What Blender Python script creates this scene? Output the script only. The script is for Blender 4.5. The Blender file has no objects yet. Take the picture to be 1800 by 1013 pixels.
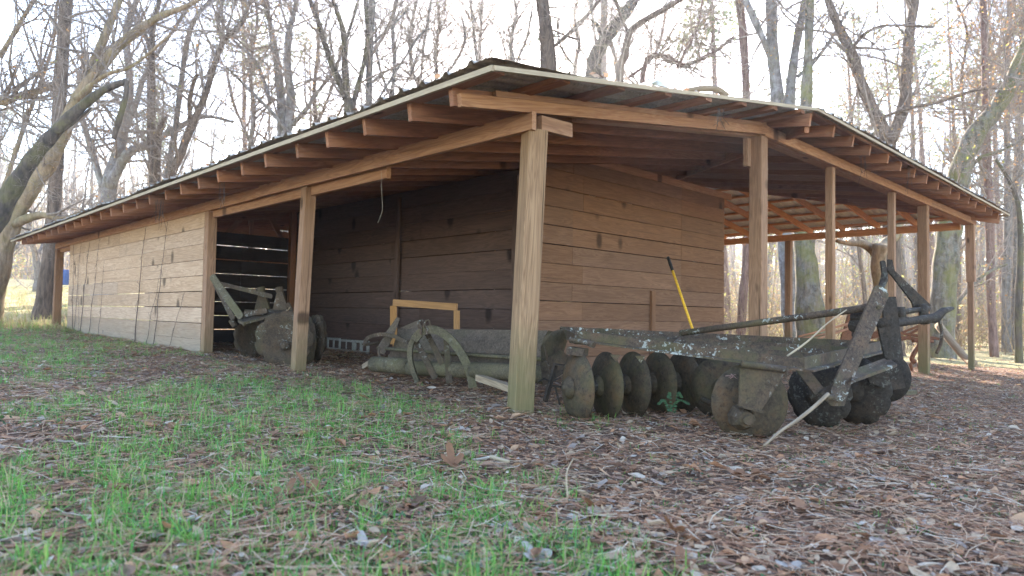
import bpy, math, random
import numpy as np
from mathutils import Vector
random.seed(7); RNG = np.random.default_rng(11)
S = bpy.context.scene; COL = S.collection

# ------------------------------------------------------------------ camera, world, sun, exposure
F_PX = 1211.0
CAMP = np.array([0.0, 0.0, 0.67])
YAW, PITCH, ROLL = math.radians(45.65), math.radians(2.25), math.radians(0.97)
_fh = np.array([math.cos(YAW), math.sin(YAW), 0.]); _r0 = np.array([math.sin(YAW), -math.cos(YAW), 0.])
_z = np.array([0., 0., 1.])
FWD = _fh*math.cos(PITCH)+_z*math.sin(PITCH); _u0 = -_fh*math.sin(PITCH)+_z*math.cos(PITCH)
RGT = _r0*math.cos(ROLL)+_u0*math.sin(ROLL); UPV = -_r0*math.sin(ROLL)+_u0*math.cos(ROLL)
cd = bpy.data.cameras.new('camera'); cam = bpy.data.objects.new('camera', cd); COL.objects.link(cam)
from mathutils import Matrix
cam.matrix_world = Matrix(((RGT[0], UPV[0], -FWD[0], CAMP[0]), (RGT[1], UPV[1], -FWD[1], CAMP[1]),
                           (RGT[2], UPV[2], -FWD[2], CAMP[2]), (0, 0, 0, 1)))
cd.sensor_width = 36; cd.lens = 36*F_PX/1800; cd.clip_start = 0.05; cd.clip_end = 2000
cd.dof.use_dof = True; cd.dof.focus_distance = 5.6; cd.dof.aperture_fstop = 3.2
S.camera = cam

def ray(px, py):
    return FWD+RGT*(px-900)/F_PX-UPV*(py-506.5)/F_PX
def P(px, py, Z):
    """world point seen at a photo pixel, Z metres along the view axis"""
    return CAMP+ray(px, py)*Z

SUNV = ray(952, -30); SUNV = SUNV/np.linalg.norm(SUNV)
sun_el = math.asin(SUNV[2]); sun_az = math.atan2(SUNV[1], SUNV[0])
w = bpy.data.worlds.new('World'); S.world = w; w.use_nodes = True
nt = w.node_tree; bg = nt.nodes['Background']; sky = nt.nodes.new('ShaderNodeTexSky')
sky.sky_type = 'NISHITA'; sky.sun_disc = False; sky.sun_elevation = sun_el
sky.sun_rotation = math.pi/2-sun_az
sky.air_density = 1.0; sky.dust_density = .5; sky.ozone_density = 1.5
nt.links.new(sky.outputs[0], bg.inputs[0]); bg.inputs[1].default_value = 0.15
sd = bpy.data.lights.new('sun', 'SUN'); sd.energy = 5.0; sd.angle = math.radians(0.55); sd.color = (1, .93, .82)
so = bpy.data.objects.new('sun', sd); COL.objects.link(so)
so.rotation_euler = Vector(tuple(SUNV)).to_track_quat('Z', 'Y').to_euler()
S.view_settings.view_transform = 'Standard'; S.view_settings.look = 'None'
S.view_settings.use_white_balance = True; S.view_settings.white_balance_temperature = 6650; S.view_settings.white_balance_tint = 13
S.view_settings.exposure = 2.75; S.view_settings.gamma = 1
S.cycles.use_denoising = True
S.cycles.max_bounces = 8; S.cycles.diffuse_bounces = 5; S.cycles.glossy_bounces = 2
S.cycles.transmission_bounces = 3; S.cycles.volume_bounces = 0; S.cycles.caustics_reflective = False
S.cycles.sample_clamp_indirect = 6

# ------------------------------------------------------------------ ground height
def sm(a, b, t):
    t = np.clip((t-a)/(b-a), 0, 1); return t*t*(3-2*t)
def ground(x, y, fine=True):
    x = np.asarray(x, float); y = np.asarray(y, float)
    X = .715*x-.699*y; Z = .699*x+.715*y
    z = -.029*14*np.tanh(X/14)
    t = -X/np.maximum(Z, 3)
    z = z+.058*np.clip(Z-17, 0, 45)*sm(.25, .6, t)
    if fine:
        z = z+.018*np.sin(x*1.7+y*.6)*np.sin(y*1.3-.4*x)+.009*np.sin(x*4.1+1)*np.sin(y*3.7+2)+.005*np.sin(9*x+y)*np.sin(8*y-2*x)
        far = sm(20, 60, Z); z = z+far*.25*np.sin(x*.21)*np.sin(y*.17+1)
    return z
def G(x, y): return float(ground(x, y))

# ------------------------------------------------------------------ node materials
def new_mat(name):
    m = bpy.data.materials.new(name); m.use_nodes = True
    t = m.node_tree; b = t.nodes['Principled BSDF']; return m, t, b
def N(t, typ, **kw):
    n = t.nodes.new(typ)
    for k, v in kw.items():
        if k in n.inputs.keys() if isinstance(k, str) else False: n.inputs[k].default_value = v
        else: setattr(n, k, v)
    return n
def noise(t, vec, scale, detail=4, rough=.55, dist=0):
    n = t.nodes.new('ShaderNodeTexNoise'); n.inputs['Scale'].default_value = scale
    n.inputs['Detail'].default_value = detail; n.inputs['Roughness'].default_value = rough
    n.inputs['Distortion'].default_value = dist
    if vec is not None: t.links.new(vec, n.inputs['Vector'])
    return n.outputs[0]
def mapping(t, vec, sc, loc=(0, 0, 0)):
    n = t.nodes.new('ShaderNodeMapping'); n.inputs['Scale'].default_value = sc; n.inputs['Location'].default_value = loc
    t.links.new(vec, n.inputs['Vector']); return n.outputs[0]
def ramp(t, fac, stops, interp='LINEAR'):
    n = t.nodes.new('ShaderNodeValToRGB'); n.color_ramp.interpolation = interp
    e = n.color_ramp.elements
    while len(e) < len(stops): e.new(.5)
    for i, (p, c) in enumerate(stops):
        e[i].position = p
        c = (c, c, c) if isinstance(c, (int, float)) else c
        e[i].color = (c[0], c[1], c[2], 1)
    t.links.new(fac, n.inputs[0]); return n.outputs[0]
def mix(t, fac, a, b, blend='MIX'):
    n = t.nodes.new('ShaderNodeMix'); n.data_type = 'RGBA'; n.blend_type = blend
    for sock, v in ((n.inputs[0], fac), (n.inputs[6], a), (n.inputs[7], b)):
        if isinstance(v, (int, float)): sock.default_value = v
        elif isinstance(v, tuple): sock.default_value = (v[0], v[1], v[2], 1)
        else: t.links.new(v, sock)
    return n.outputs[2]
def math_(t, op, a, b=None, c=None):
    n = t.nodes.new('ShaderNodeMath'); n.operation = op
    for i, v in enumerate((a, b, c)):
        if v is None: continue
        if isinstance(v, (int, float)): n.inputs[i].default_value = v
        else: t.links.new(v, n.inputs[i])
    return n.outputs[0]
def attr(t, name):
    n = t.nodes.new('ShaderNodeAttribute'); n.attribute_name = name; return n
def bump(t, b, h, strength, dist=.01):
    n = t.nodes.new('ShaderNodeBump'); n.inputs['Strength'].default_value = strength
    n.inputs['Distance'].default_value = dist
    t.links.new(h, n.inputs['Height']); t.links.new(n.outputs[0], b.inputs['Normal'])
def pos(t): return t.nodes.new('ShaderNodeNewGeometry').outputs['Position']
def sepz(t):
    n = t.nodes.new('ShaderNodeSeparateXYZ'); t.links.new(pos(t), n.inputs[0]); return n.outputs

def wood(name, light, dark, knots=True, moss=0.0, grey=0.0, rough=.85, var=.45, mossz=.45, cracks=.35, gs=13):
    m, t, b = new_mat(name)
    g = attr(t, 'gr').outputs['Vector']; rn = attr(t, 'rnd').outputs['Fac']
    gm = mapping(t, g, (.9, gs, gs)); wv = noise(t, gm, 1.0, 3, .5, .8)
    rings = math_(t, 'FRACT', math_(t, 'MULTIPLY', wv, 9.0))
    rings = math_(t, 'ABSOLUTE', math_(t, 'SUBTRACT', rings, .5))
    fine = noise(t, mapping(t, g, (3, 120, 120)), 1.0, 3, .6)
    fac = math_(t, 'ADD', math_(t, 'MULTIPLY', rings, 1.0), math_(t, 'MULTIPLY', fine, .55))
    c = ramp(t, fac, [(.18, light), (.85, dark)])
    big = noise(t, mapping(t, g, (.8, 2.5, 2.5)), 1.0, 4, .6)
    c = mix(t, ramp(t, big, [(.35, 0.), (.75, .55)]), c, dark)
    # board to board tone
    hv = t.nodes.new('ShaderNodeHueSaturation'); t.links.new(c, hv.inputs['Color'])
    t.links.new(math_(t, 'ADD', 1-var*.5, math_(t, 'MULTIPLY', rn, var)), hv.inputs['Value'])
    sat = math_(t, 'ADD', .97, math_(t, 'MULTIPLY', math_(t, 'FRACT', math_(t, 'MULTIPLY', rn, 7.3)), .10))
    t.links.new(sat, hv.inputs['Saturation']); c = hv.outputs[0]
    if knots:
        v = t.nodes.new('ShaderNodeTexVoronoi'); v.inputs['Scale'].default_value = 1
        t.links.new(mapping(t, g, (2.1, 5.5, 1.2)), v.inputs['Vector'])
        d = math_(t, 'ADD', v.outputs['Distance'], math_(t, 'MULTIPLY', fine, .06))
        kn = ramp(t, d, [(.12, 1.), (.20, 0.)])
        c = mix(t, math_(t, 'MULTIPLY', kn, .8), c, tuple(x*.22 for x in dark))
        # dark weather drips
        st = noise(t, mapping(t, g, (1.3, 3.5, 3.5), (9, 3, 2)), 1.0, 5, .7)
        c = mix(t, ramp(t, st, [(.62, 0.), (.78, .5)]), c, tuple(x*.35 for x in dark))
    ck = noise(t, mapping(t, g, (.55, 26, 26), (4, 1, 7)), 1.0, 3, .6, .5)
    c = mix(t, ramp(t, ck, [(.30, cracks), (.37, 0.)]), c, tuple(x*.25 for x in dark))
    o = sepz(t)
    if grey:
        gz = ramp(t, math_(t, 'ADD', o[2], math_(t, 'MULTIPLY', noise(t, pos(t), 1.5), .5)), [(mossz*.7, 1.), (min(1, mossz*2.), 0.)])
        c = mix(t, math_(t, 'MULTIPLY', gz, grey), c, (.26, .235, .21))
    if moss:
        mz = ramp(t, math_(t, 'ADD', o[2], math_(t, 'MULTIPLY', noise(t, pos(t), 5, 5, .7), .6)), [(mossz*.6, 1.), (min(1, mossz+.5), 0.)])
        c = mix(t, math_(t, 'MULTIPLY', mz, moss), c, (.10, .115, .045))
    t.links.new(c, b.inputs['Base Color']); b.inputs['Roughness'].default_value = min(1, rough+.12)
    b.inputs['Specular IOR Level'].default_value = .25
    bump(t, b, fac, .35, .004); return m

def metal(name, c1, c2, c3, lichen=.0, rough=.7, scale=9, moss=0.):
    m, t, b = new_mat(name); p = pos(t)
    n1 = noise(t, p, scale, 6, .65); c = ramp(t, n1, [(.3, c1), (.52, c2), (.72, c3)])
    n2 = noise(t, p, scale*9, 4, .7); c = mix(t, ramp(t, n2, [(.45, 0.), (.75, .6)]), c, tuple(x*2.1 for x in c2))
    c = mix(t, ramp(t, noise(t, p, 42, 5, .75), [(.52, 0.), (.66, .65)]), c, tuple(x*.35 for x in c1))
    c = mix(t, ramp(t, noise(t, p, 15, 5, .75), [(.55, 0.), (.68, .5)]), c, c3)
    if moss:
        c = mix(t, ramp(t, noise(t, p, 3.5, 5, .7), [(.48, 0.), (.62, moss)]), c, (.085, .078, .03))
    if lichen:
        k = math_(t, 'MULTIPLY', ramp(t, noise(t, p, 34, 4, .6, .6), [(.565, 0.), (.60, 1.)]), ramp(t, noise(t, p, 3.1, 4, .65), [(.50, 0.), (.60, 1.)]))
        c = mix(t, math_(t, 'MULTIPLY', k, lichen), c, (.52, .54, .48))
    t.links.new(c, b.inputs['Base Color']); b.inputs['Roughness'].default_value = min(1, rough+.12)
    b.inputs['Specular IOR Level'].default_value = .2
    bump(t, b, math_(t, 'ADD', n1, math_(t, 'MULTIPLY', n2, 1.6)), .5, .004); return m

def bark(name, c1, c2, sc=1., lichen=0., moss=0., lich_col=(.36, .37, .36)):
    m, t, b = new_mat(name)
    tc = t.nodes.new('ShaderNodeTexCoord').outputs['Object']
    n1 = noise(t, mapping(t, tc, (11*sc, 11*sc, 2.2*sc)), 1., 6, .65, .4)
    c = ramp(t, n1, [(.35, c1), (.66, c2)])
    if lichen: c = mix(t, ramp(t, noise(t, tc, 5*sc, 7, .8, .6), [(.45, 0.), (.66, lichen*.75)]), c, lich_col)
    if moss: c = mix(t, ramp(t, noise(t, tc, 1.7*sc, 5, .7), [(.46, 0.), (.6, moss)]), c, (.16, .15, .03))
    t.links.new(c, b.inputs['Base Color']); b.inputs['Roughness'].default_value = .9
    b.inputs['Specular IOR Level'].default_value = .2
    bump(t, b, n1, .7, .02); return m

def leafmat(name, stops, trans=.3, rough=.7, interp='CONSTANT', fade=None):
    """colour picked per leaf from the leaf's own random number"""
    m, t, b = new_mat(name)
    rn = attr(t, 'rnd').outputs['Fac']
    c = ramp(t, rn, stops, interp)
    c = mix(t, ramp(t, noise(t, pos(t), 60, 3), [(.35, 0.), (.7, .45)]), c, mix(t, .5, c, (.02, .015, .01)))
    t.links.new(c, b.inputs['Base Color']); b.inputs['Roughness'].default_value = rough
    b.inputs['Specular IOR Level'].default_value = .3
    if trans:
        tr = t.nodes.new('ShaderNodeBsdfTranslucent'); t.links.new(c, tr.inputs[0])
        ms = t.nodes.new('ShaderNodeMixShader'); ms.inputs[0].default_value = trans
        t.links.new(b.outputs[0], ms.inputs[1]); t.links.new(tr.outputs[0], ms.inputs[2])
        t.links.new(ms.outputs[0], t.nodes['Material Output'].inputs[0])
    return m

M = {}
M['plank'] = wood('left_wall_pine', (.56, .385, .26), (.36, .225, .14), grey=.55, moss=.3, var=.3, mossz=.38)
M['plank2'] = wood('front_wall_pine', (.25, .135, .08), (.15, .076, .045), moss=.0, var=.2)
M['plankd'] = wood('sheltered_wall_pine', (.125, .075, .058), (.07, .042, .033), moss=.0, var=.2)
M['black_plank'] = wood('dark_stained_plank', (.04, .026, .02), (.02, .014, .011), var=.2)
M['beam'] = wood('beam_pine', (.44, .24, .135), (.26, .125, .068), knots=True, var=.35)
M['rafter'] = wood('rafter_pine', (.37, .17, .09), (.21, .09, .048), knots=True, var=.4)
M['brightened'] = wood('bounce_lit_pine', (.70, .36, .17), (.46, .21, .095), knots=False, var=.25)  # rafter pine made lighter for sunlight bounced under the far slope
M['post'] = wood('post_pine', (.38, .22, .13), (.20, .105, .06), moss=.6, mossz=.4, var=.3, gs=19, cracks=.7)
M['oldpost'] = wood('weathered_post', (.40, .25, .14), (.18, .10, .055), moss=.6, gs=24, cracks=.8, mossz=.7, var=.2)
M['fascia'] = wood('trim_wood', (.42, .33, .22), (.29, .22, .15), knots=False, var=.15)
M['yellow'] = wood('yellow_stained_frame', (.36, .185, .075), (.25, .125, .05), knots=False, var=.15)
M['driftwood'] = wood('grey_wood', (.36, .27, .18), (.2, .14, .09), knots=False, var=.3)
M['rust'] = metal('old_rusted_steel', (.036, .025, .018), (.072, .049, .034), (.125, .07, .038), lichen=.6, moss=.45)
M['disc'] = metal('disc_steel', (.034, .025, .017), (.062, .044, .028), (.12, .062, .028), lichen=0, scale=5, moss=.35)
M['darkmetal'] = metal('dark_steel', (.02, .016, .013), (.038, .029, .022), (.075, .047, .03), lichen=.12, scale=6)
M['olive'] = metal('faded_olive_paint', (.06, .048, .028), (.10, .078, .047), (.13, .095, .055), lichen=.1, moss=.45, scale=7)
M['orange_rust'] = metal('orange_rust', (.07, .028, .015), (.15, .058, .028), (.22, .095, .045), scale=10)
M['deck'] = metal('dull_brown_deck', (.06, .042, .03), (.095, .068, .048), (.13, .088, .06), moss=.2, scale=6)
M['clay'] = metal('mud_caked_steel', (.042, .029, .019), (.068, .046, .03), (.11, .065, .036), lichen=.25, moss=.3)
M['concrete'] = metal('concrete_block', (.2, .19, .165), (.28, .265, .23), (.34, .32, .28), scale=14, rough=.95)
M['yellowpaint'] = metal('yellow_fibreglass', (.72, .38, .03), (.75, .42, .04), (.62, .33, .03), rough=.45)
M['black'] = metal('black_rubber', (.015, .015, .016), (.02, .02, .02), (.03, .03, .03), rough=.6)
M['blue'] = metal('blue_paint', (.02, .06, .2), (.03, .08, .25), (.04, .1, .3), rough=.5)
def sheet():
    m, t, b = new_mat('bounce_lit_galvanised')
    p = pos(t); n = noise(t, p, 2.2, 5, .7)
    c = ramp(t, n, [(.3, (.46, .43, .34)), (.7, (.66, .62, .50))])  # pale yellow tone holds the bounced light under the far roof slope
    c = mix(t, ramp(t, noise(t, p, 14, 5, .7), [(.58, 0.), (.7, .6)]), c, (.24, .14, .08))
    t.links.new(c, b.inputs['Base Color']); b.inputs['Roughness'].default_value = .5; b.inputs['Metallic'].default_value = .35
    return m
M['sheet'] = sheet()
M['shaded_oldsheet'] = metal('shaded_weathered_roof_metal', (.16, .13, .105), (.28, .24, .195), (.36, .30, .24), scale=4, rough=.6)  # same roof metal, weathered, in a darker copy for the shaded near slopes

# ------------------------------------------------------------------ mesh builder
class MB:
    def __init__(s): s.v = []; s.f = []; s.g = []; s.r = []; s.n = 0
    def add(s, verts, faces, gr=None, rnd=None):
        verts = [tuple(map(float, v)) for v in verts]
        o = s.n; s.v += verts; s.n += len(verts)
        s.f += [tuple(i+o for i in f) for f in faces]
        rnd = random.random() if rnd is None else rnd
        off = (random.random()*40, random.random()*40, random.random()*40)
        gr = gr if gr is not None else verts
        s.g += [(a[0]+off[0], a[1]+off[1], a[2]+off[2]) for a in gr]; s.r += [rnd]*len(verts)
    def board(s, a, b, w, h, up=(0, 0, 1), rnd=None, bev=.0):
        """box from a to b (centre line), width w across, height h along up"""
        a = Vector(tuple(a)); b = Vector(tuple(b)); d = b-a; L = d.length; d.normalize()
        u = Vector(up); sd = d.cross(u)
        if sd.length < 1e-4: sd = Vector((1, 0, 0))
        sd.normalize(); u = sd.cross(d); u.normalize()
        bv = min(w, h)*bev if bev else 0
        if bv <= 0:
            ring = [(-w/2, -h/2), (w/2, -h/2), (w/2, h/2), (-w/2, h/2)]
        else:
            ring = [(-w/2+bv, -h/2), (w/2-bv, -h/2), (w/2, -h/2+bv), (w/2, h/2-bv), (w/2-bv, h/2), (-w/2+bv, h/2), (-w/2, h/2-bv), (-w/2, -h/2+bv)]
        n = len(ring); vs = []; gs = []
        for k, p in enumerate((a, b)):
            for (x, y) in ring:
                vs.append(p+sd*x+u*y); gs.append((k*L, x, y))
        fs = [tuple(range(n-1, -1, -1)), tuple(range(n, 2*n))]+[(i, (i+1) % n, n+(i+1) % n, n+i) for i in range(n)]
        s.add(vs, fs, gs, rnd); return s
    def tube(s, pts, rad, n=8, caps=True, rnd=None):
        pts = [Vector(tuple(p)) for p in pts]; m = len(pts)
        if not hasattr(rad, '__len__'): rad = [rad]*m
        vs = []; gs = []; L = 0; ref = None
        for i, p in enumerate(pts):
            t = (pts[min(i+1, m-1)]-pts[max(i-1, 0)]).normalized()
            if ref is None: ref = t.orthogonal().normalized()
            ref = (ref-t*ref.dot(t)).normalized(); bi = t.cross(ref)
            if i: L += (p-pts[i-1]).length
            for k in range(n):
                a = 2*math.pi*k/n; o = ref*math.cos(a)*rad[i]+bi*math.sin(a)*rad[i]
                vs.append(p+o); gs.append((L, math.cos(a)*rad[i], math.sin(a)*rad[i]))
        fs = [(i*n+k, i*n+(k+1) % n, (i+1)*n+(k+1) % n, (i+1)*n+k) for i in range(m-1) for k in range(n)]
        if caps: fs += [tuple(range(n-1, -1, -1)), tuple(range((m-1)*n, m*n))]
        s.add(vs, fs, gs, rnd); return s
    def lathe(s, c, axis, prof, n=36, notch=0, nd=.0, rnd=None):
        """prof: list (along axis, radius)"""
        c = Vector(tuple(c)); ax = Vector(tuple(axis)).normalized(); u = ax.orthogonal().normalized(); v = ax.cross(u)
        vs = []; m = len(prof); rm = max(r for _, r in prof)
        for (h, r) in prof:
            for k in range(n):
                a = 2*math.pi*k/n; rr = r
                if notch and r > rm*.8: rr = r*(1-nd*max(0, math.cos(a*notch))**3)
                vs.append(c+ax*h+(u*math.cos(a)+v*math.sin(a))*rr)
        fs = [(i*n+k, i*n+(k+1) % n, (i+1)*n+(k+1) % n, (i+1)*n+k) for i in range(m-1) for k in range(n)]
        s.add(vs, fs, None, rnd); return s
    def prism(s, pts, off, rnd=None):
        """polygon pts extruded by vector off"""
        pts = [Vector(tuple(p)) for p in pts]; off = Vector(tuple(off)); n = len(pts)
        vs = pts+[p+off for p in pts]
        fs = [tuple(range(n)), tuple(range(2*n-1, n-1, -1))]+[(i, n+i, n+(i+1) % n, (i+1) % n) for i in range(n)]
        s.add(vs, fs, None, rnd); return s
    def build(s, name, mat, parent=None, smooth=False):
        me = bpy.data.meshes.new(name); me.from_pydata(s.v, [], s.f); me.update()
        at = me.attributes.new('gr', 'FLOAT_VECTOR', 'POINT'); at.data.foreach_set('vector', np.array(s.g, dtype=np.float32).ravel())
        at = me.attributes.new('rnd', 'FLOAT', 'POINT'); at.data.foreach_set('value', np.array(s.r, dtype=np.float32))
        me.materials.append(mat if not isinstance(mat, str) else M[mat])
        if smooth: me.polygons.foreach_set('use_smooth', [True]*len(me.polygons))
        me.validate(); o = bpy.data.objects.new(name, me); COL.objects.link(o)
        if parent: o.parent = parent; o.matrix_parent_inverse = parent.matrix_world.inverted()
        return o
def np_mesh(name, verts, quads, mat, rnd=None, parent=None, smooth=False, tris=False):
    k = 3 if tris else 4
    me = bpy.data.meshes.new(name); nv = len(verts); nf = len(quads)
    me.vertices.add(nv); me.vertices.foreach_set('co', np.asarray(verts, dtype=np.float32).ravel())
    me.loops.add(nf*k); me.loops.foreach_set('vertex_index', np.asarray(quads, dtype=np.int32).ravel())
    me.polygons.add(nf); me.polygons.foreach_set('loop_start', np.arange(0, nf*k, k, dtype=np.int32))
    if smooth: me.polygons.foreach_set('use_smooth', np.ones(nf, dtype=bool))
    me.update(calc_edges=True)
    if rnd is not None:
        at = me.attributes.new('rnd', 'FLOAT', 'POINT'); at.data.foreach_set('value', np.asarray(rnd, dtype=np.float32))
    me.materials.append(mat); o = bpy.data.objects.new(name, me); COL.objects.link(o)
    if parent: o.parent = parent; o.matrix_parent_inverse = parent.matrix_world.inverted()
    return o
def tag(o, label, cat, group=None):
    o['label'] = label; o['category'] = cat
    if group: o['group'] = group
    return o
def empty(name, loc, label, cat, group=None):
    o = bpy.data.objects.new(name, None); COL.objects.link(o); o.location = tuple(map(float, loc)); o.empty_display_size = .2
    bpy.context.view_layer.update() if False else None
    o.matrix_world = Matrix.Translation(tuple(map(float, loc)))
    return tag(o, label, cat, group)

# ------------------------------------------------------------------ ground sheet
def build_ground():
    us = np.concatenate([np.linspace(-1, 1, 321)])
    Zs = np.concatenate([np.linspace(-6, 1, 12)[:-1], np.linspace(1, 22, 240), 22*(1.03**np.arange(1, 110))])
    hw = np.where(Zs < 22, 26, 26+(Zs-22)*1.1)
    ZZ, UU = np.meshgrid(Zs, us, indexing='ij')
    XX = np.sign(UU)*np.abs(UU)**1.3*hw[:, None]
    x = .715*XX+.699*ZZ; y = -.699*XX+.715*ZZ
    z = ground(x, y)
    z = z+RNG.normal(0, .004, z.shape)*(np.abs(ZZ) < 20)
    n, m = z.shape; idx = np.arange(n*m).reshape(n, m)
    q = np.stack([idx[:-1, :-1], idx[:-1, 1:], idx[1:, 1:], idx[1:, :-1]], -1).reshape(-1, 4)
    mt, t, b = new_mat('forest_floor'); p = pos(t)
    n1 = noise(t, p, 24, 8, .75); n2 = noise(t, p, .35, 4, .6); n3 = noise(t, p, 3., 5, .7)
    litter = ramp(t, n1, [(.3, (.05, .03, .02)), (.48, (.14, .082, .055)), (.6, (.26, .16, .11)), (.75, (.40, .28, .20))])
    strawg = ramp(t, noise(t, p, 30, 6, .8), [(.3, (.10, .105, .03)), (.5, (.22, .22, .06)), (.72, (.42, .34, .17))])
    far = attr(t, 'rnd').outputs['Fac']
    strawg = mix(t, math_(t, 'MULTIPLY', far, .7), strawg, (.42, .34, .19))
    c = mix(t, ramp(t, math_(t, 'ADD', math_(t, 'ADD', n2, math_(t, 'MULTIPLY', far, .35)), math_(t, 'MULTIPLY', n3, .35)), [(.82, 0.), (.95, 1.)]), litter, strawg)
    t.links.new(c, b.inputs['Base Color']); b.inputs['Roughness'].default_value = .95; b.inputs['Specular IOR Level'].default_value = .1
    bump(t, b, n1, .8, .03)
    o = np_mesh('ground', np.stack([x, y, z], -1).reshape(-1, 3), q[:, ::-1], mt, np.maximum(sm(16, 18.5, x), sm(17.8, 20.3, y)).ravel(), smooth=True)
    o['kind'] = 'structure'
build_ground()

# ------------------------------------------------------------------ the shed
XL, YF, XE, YB = 3.35, 3.23, 15.45, 17.3          # post lines
X1, EY, XR, YEND = 6.75, 2.73, 15.62, 17.85       # roof corners: hip start, front eave, far eave, far end
XW = 2.60                                          # left eave
SL = .155
def z1(x): return 2.045+SL*(x-XW)                   # rafter tops
def z2(y): return 2.70+SL*(y-EY)
def z3(x): return 2.70+SL*(XR-x)
XM = (X1+XR)/2; YM = EY+(XM-X1)
RD = .12                                           # rafter depth
shed = empty('pole_barn', (9.5, 10.5, 0), 'long open sided plank shed with a corrugated metal roof on timber posts', 'shed')

def slope_sheet(name, stations, lo, hi, zf, axis, mt='sheet'):
    """corrugated sheet: ribs run along the slope; stations across"""
    vs = []; rn = []
    prof = []
    for s in stations:
        ph = (s/.2286) % 1.0
        h = .026 if ph < .12 else (.0 if .2 < ph < .92 else .010)
        if .45 < ph < .52: h = .006
        prof.append(h)
    K = 7; n = len(stations)
    for s, h in zip(stations, prof):
        a, b = lo(s), hi(s)
        for k in range(K):
            q = a+(b-a)*k/(K-1)
            wob = .010*math.sin(s*2.3+1)+.007*math.sin(s*7.1)+.012
            if axis == 'x': vs.append((q, s, zf(q)+.042+h+wob*(k == 0)))
            else: vs.append((s, q, zf(q)+.042+h+wob*(k == 0)))
    idx = np.arange(n*K).reshape(n, K)
    q = np.stack([idx[:-1, :-1], idx[:-1, 1:], idx[1:, 1:], idx[1:, :-1]], -1).reshape(-1, 4)
    np_mesh(name, vs, q, M[mt], parent=shed)
def stat(a, b):
    base = []; k = math.floor(a/.2286)
    while k*.2286 < b:
        for f in (0, .115, .16, .21, .44, .46, .51, .53, .915, .95): base.append((k+f)*.2286)
        k += 1
    base = [x for x in base if a < x < b]; return [a]+base+[b]
hipy = lambda y: min(X1+(y-EY), XM)
slope_sheet('roof_panel', stat(2.80, YEND), lambda s: XW-.05, hipy, z1, 'x', 'shaded_oldsheet')
slope_sheet('roof_panel', stat(X1-.02, XR+.02), lambda s: EY-.06, lambda s: EY+max(.01, min(s-X1, XR-s)), z2, 'y', 'shaded_oldsheet')
slope_sheet('roof_panel', stat(EY, YEND), lambda s: XR+.05, lambda s: max(XM, XR-(s-EY)), z3, 'x')
# rafters, one object each
def rafter(a, b, w=.04, h=RD, mat='rafter'):
    mb = MB(); a = list(a); b = list(b); a[2] -= h/2; b[2] -= h/2
    mb.board(a, b, w, h); return mb.build('rafter', mat, shed)
ys = [YF+.02]+[YF+.45+.53*i for i in range(26)]
for i, y in enumerate(ys):
    x0 = XW+.02+random.uniform(0, .03); x1 = hipy(y)-.05
    if i == 0: x1 = 6.70
    rafter((x0, y, z1(x0)), (x1, y, z1(x1)), h=RD if i else .11)
k = 0; x = X1+.05
while x < XR-.1:
    y1 = EY+min(x-X1, XR-x)
    if y1 < YF+.15: y1 = YF+.35
    y0 = EY+random.uniform(.02, .05)
    rafter((x, y0, z2(y0)), (x, y1, z2(y1)-.001)); x += .56
y = YF+.3
while y < YEND-.2:
    x0 = max(XM+.05, XR-(y-EY)); rafter((XR-.03, y, z3(XR-.03)), (x0, y, z3(x0)), mat='brightened'); y += .70
mb = MB()
for (a, b) in (((X1+.1, EY+.1, z2(EY)-.08), (XM, YM, z2(YM)-.08)), ((XR-.1, EY+.1, z2(EY)-.08), (XM, YM, z2(YM)-.08)), ((XM, YM, z2(YM)-.09), (XM, YEND, z2(YM)-.09))):
    q = MB(); q.board(a, b, .045, .16); q.build('hip_rafter', 'rafter', shed)
# purlins (flat boards on top of the rafters)
def purlin(a, b, w=.09, h=.036, mat='rafter'):
    q = MB(); q.board(a, b, w, h, up=(0, 0, 1)); return q.build('purlin', mat, shed)
x = XW+.06
while x < XM:
    ys0 = 2.86-.1*(x-XW)/4 if x < X1 else EY+(x-X1)+.05
    purlin((x, ys0, z1(x)+.018), (x, YEND-.02, z1(x)+.018)); x += .56
y = EY+.10
while y < YM-.1:
    purlin((X1+(y-EY)+.05, y, z2(y)+.018), (XR-(y-EY)-.05, y, z2(y)+.018)); y += .52
x = XR-.08
while x > XM:
    purlin((x, EY+(XR-x)+.05, z3(x)+.018), (x, YEND-.02, z3(x)+.018), mat='brightened'); x -= .52
# trim along the roof edges
def trim(a, b, h=.034):
    q = MB(); q.board(a, b, .022, h); return q.build('fascia', 'fascia', shed)
N_ = 6; zo = .010
C0 = (XW-.02, 2.82, z1(XW)+zo); C1 = (X1, EY-.04, z2(EY)+zo+.012); C2 = (XR+.03, EY-.04, z2(EY)+zo-.01)
trim(C0, (XW-.02, YEND, z1(XW)+zo)); trim(C0, C1, .028); trim(C1, C2, .03); trim(C2, (XR+.03, YEND, z3(XR)+zo))
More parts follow.
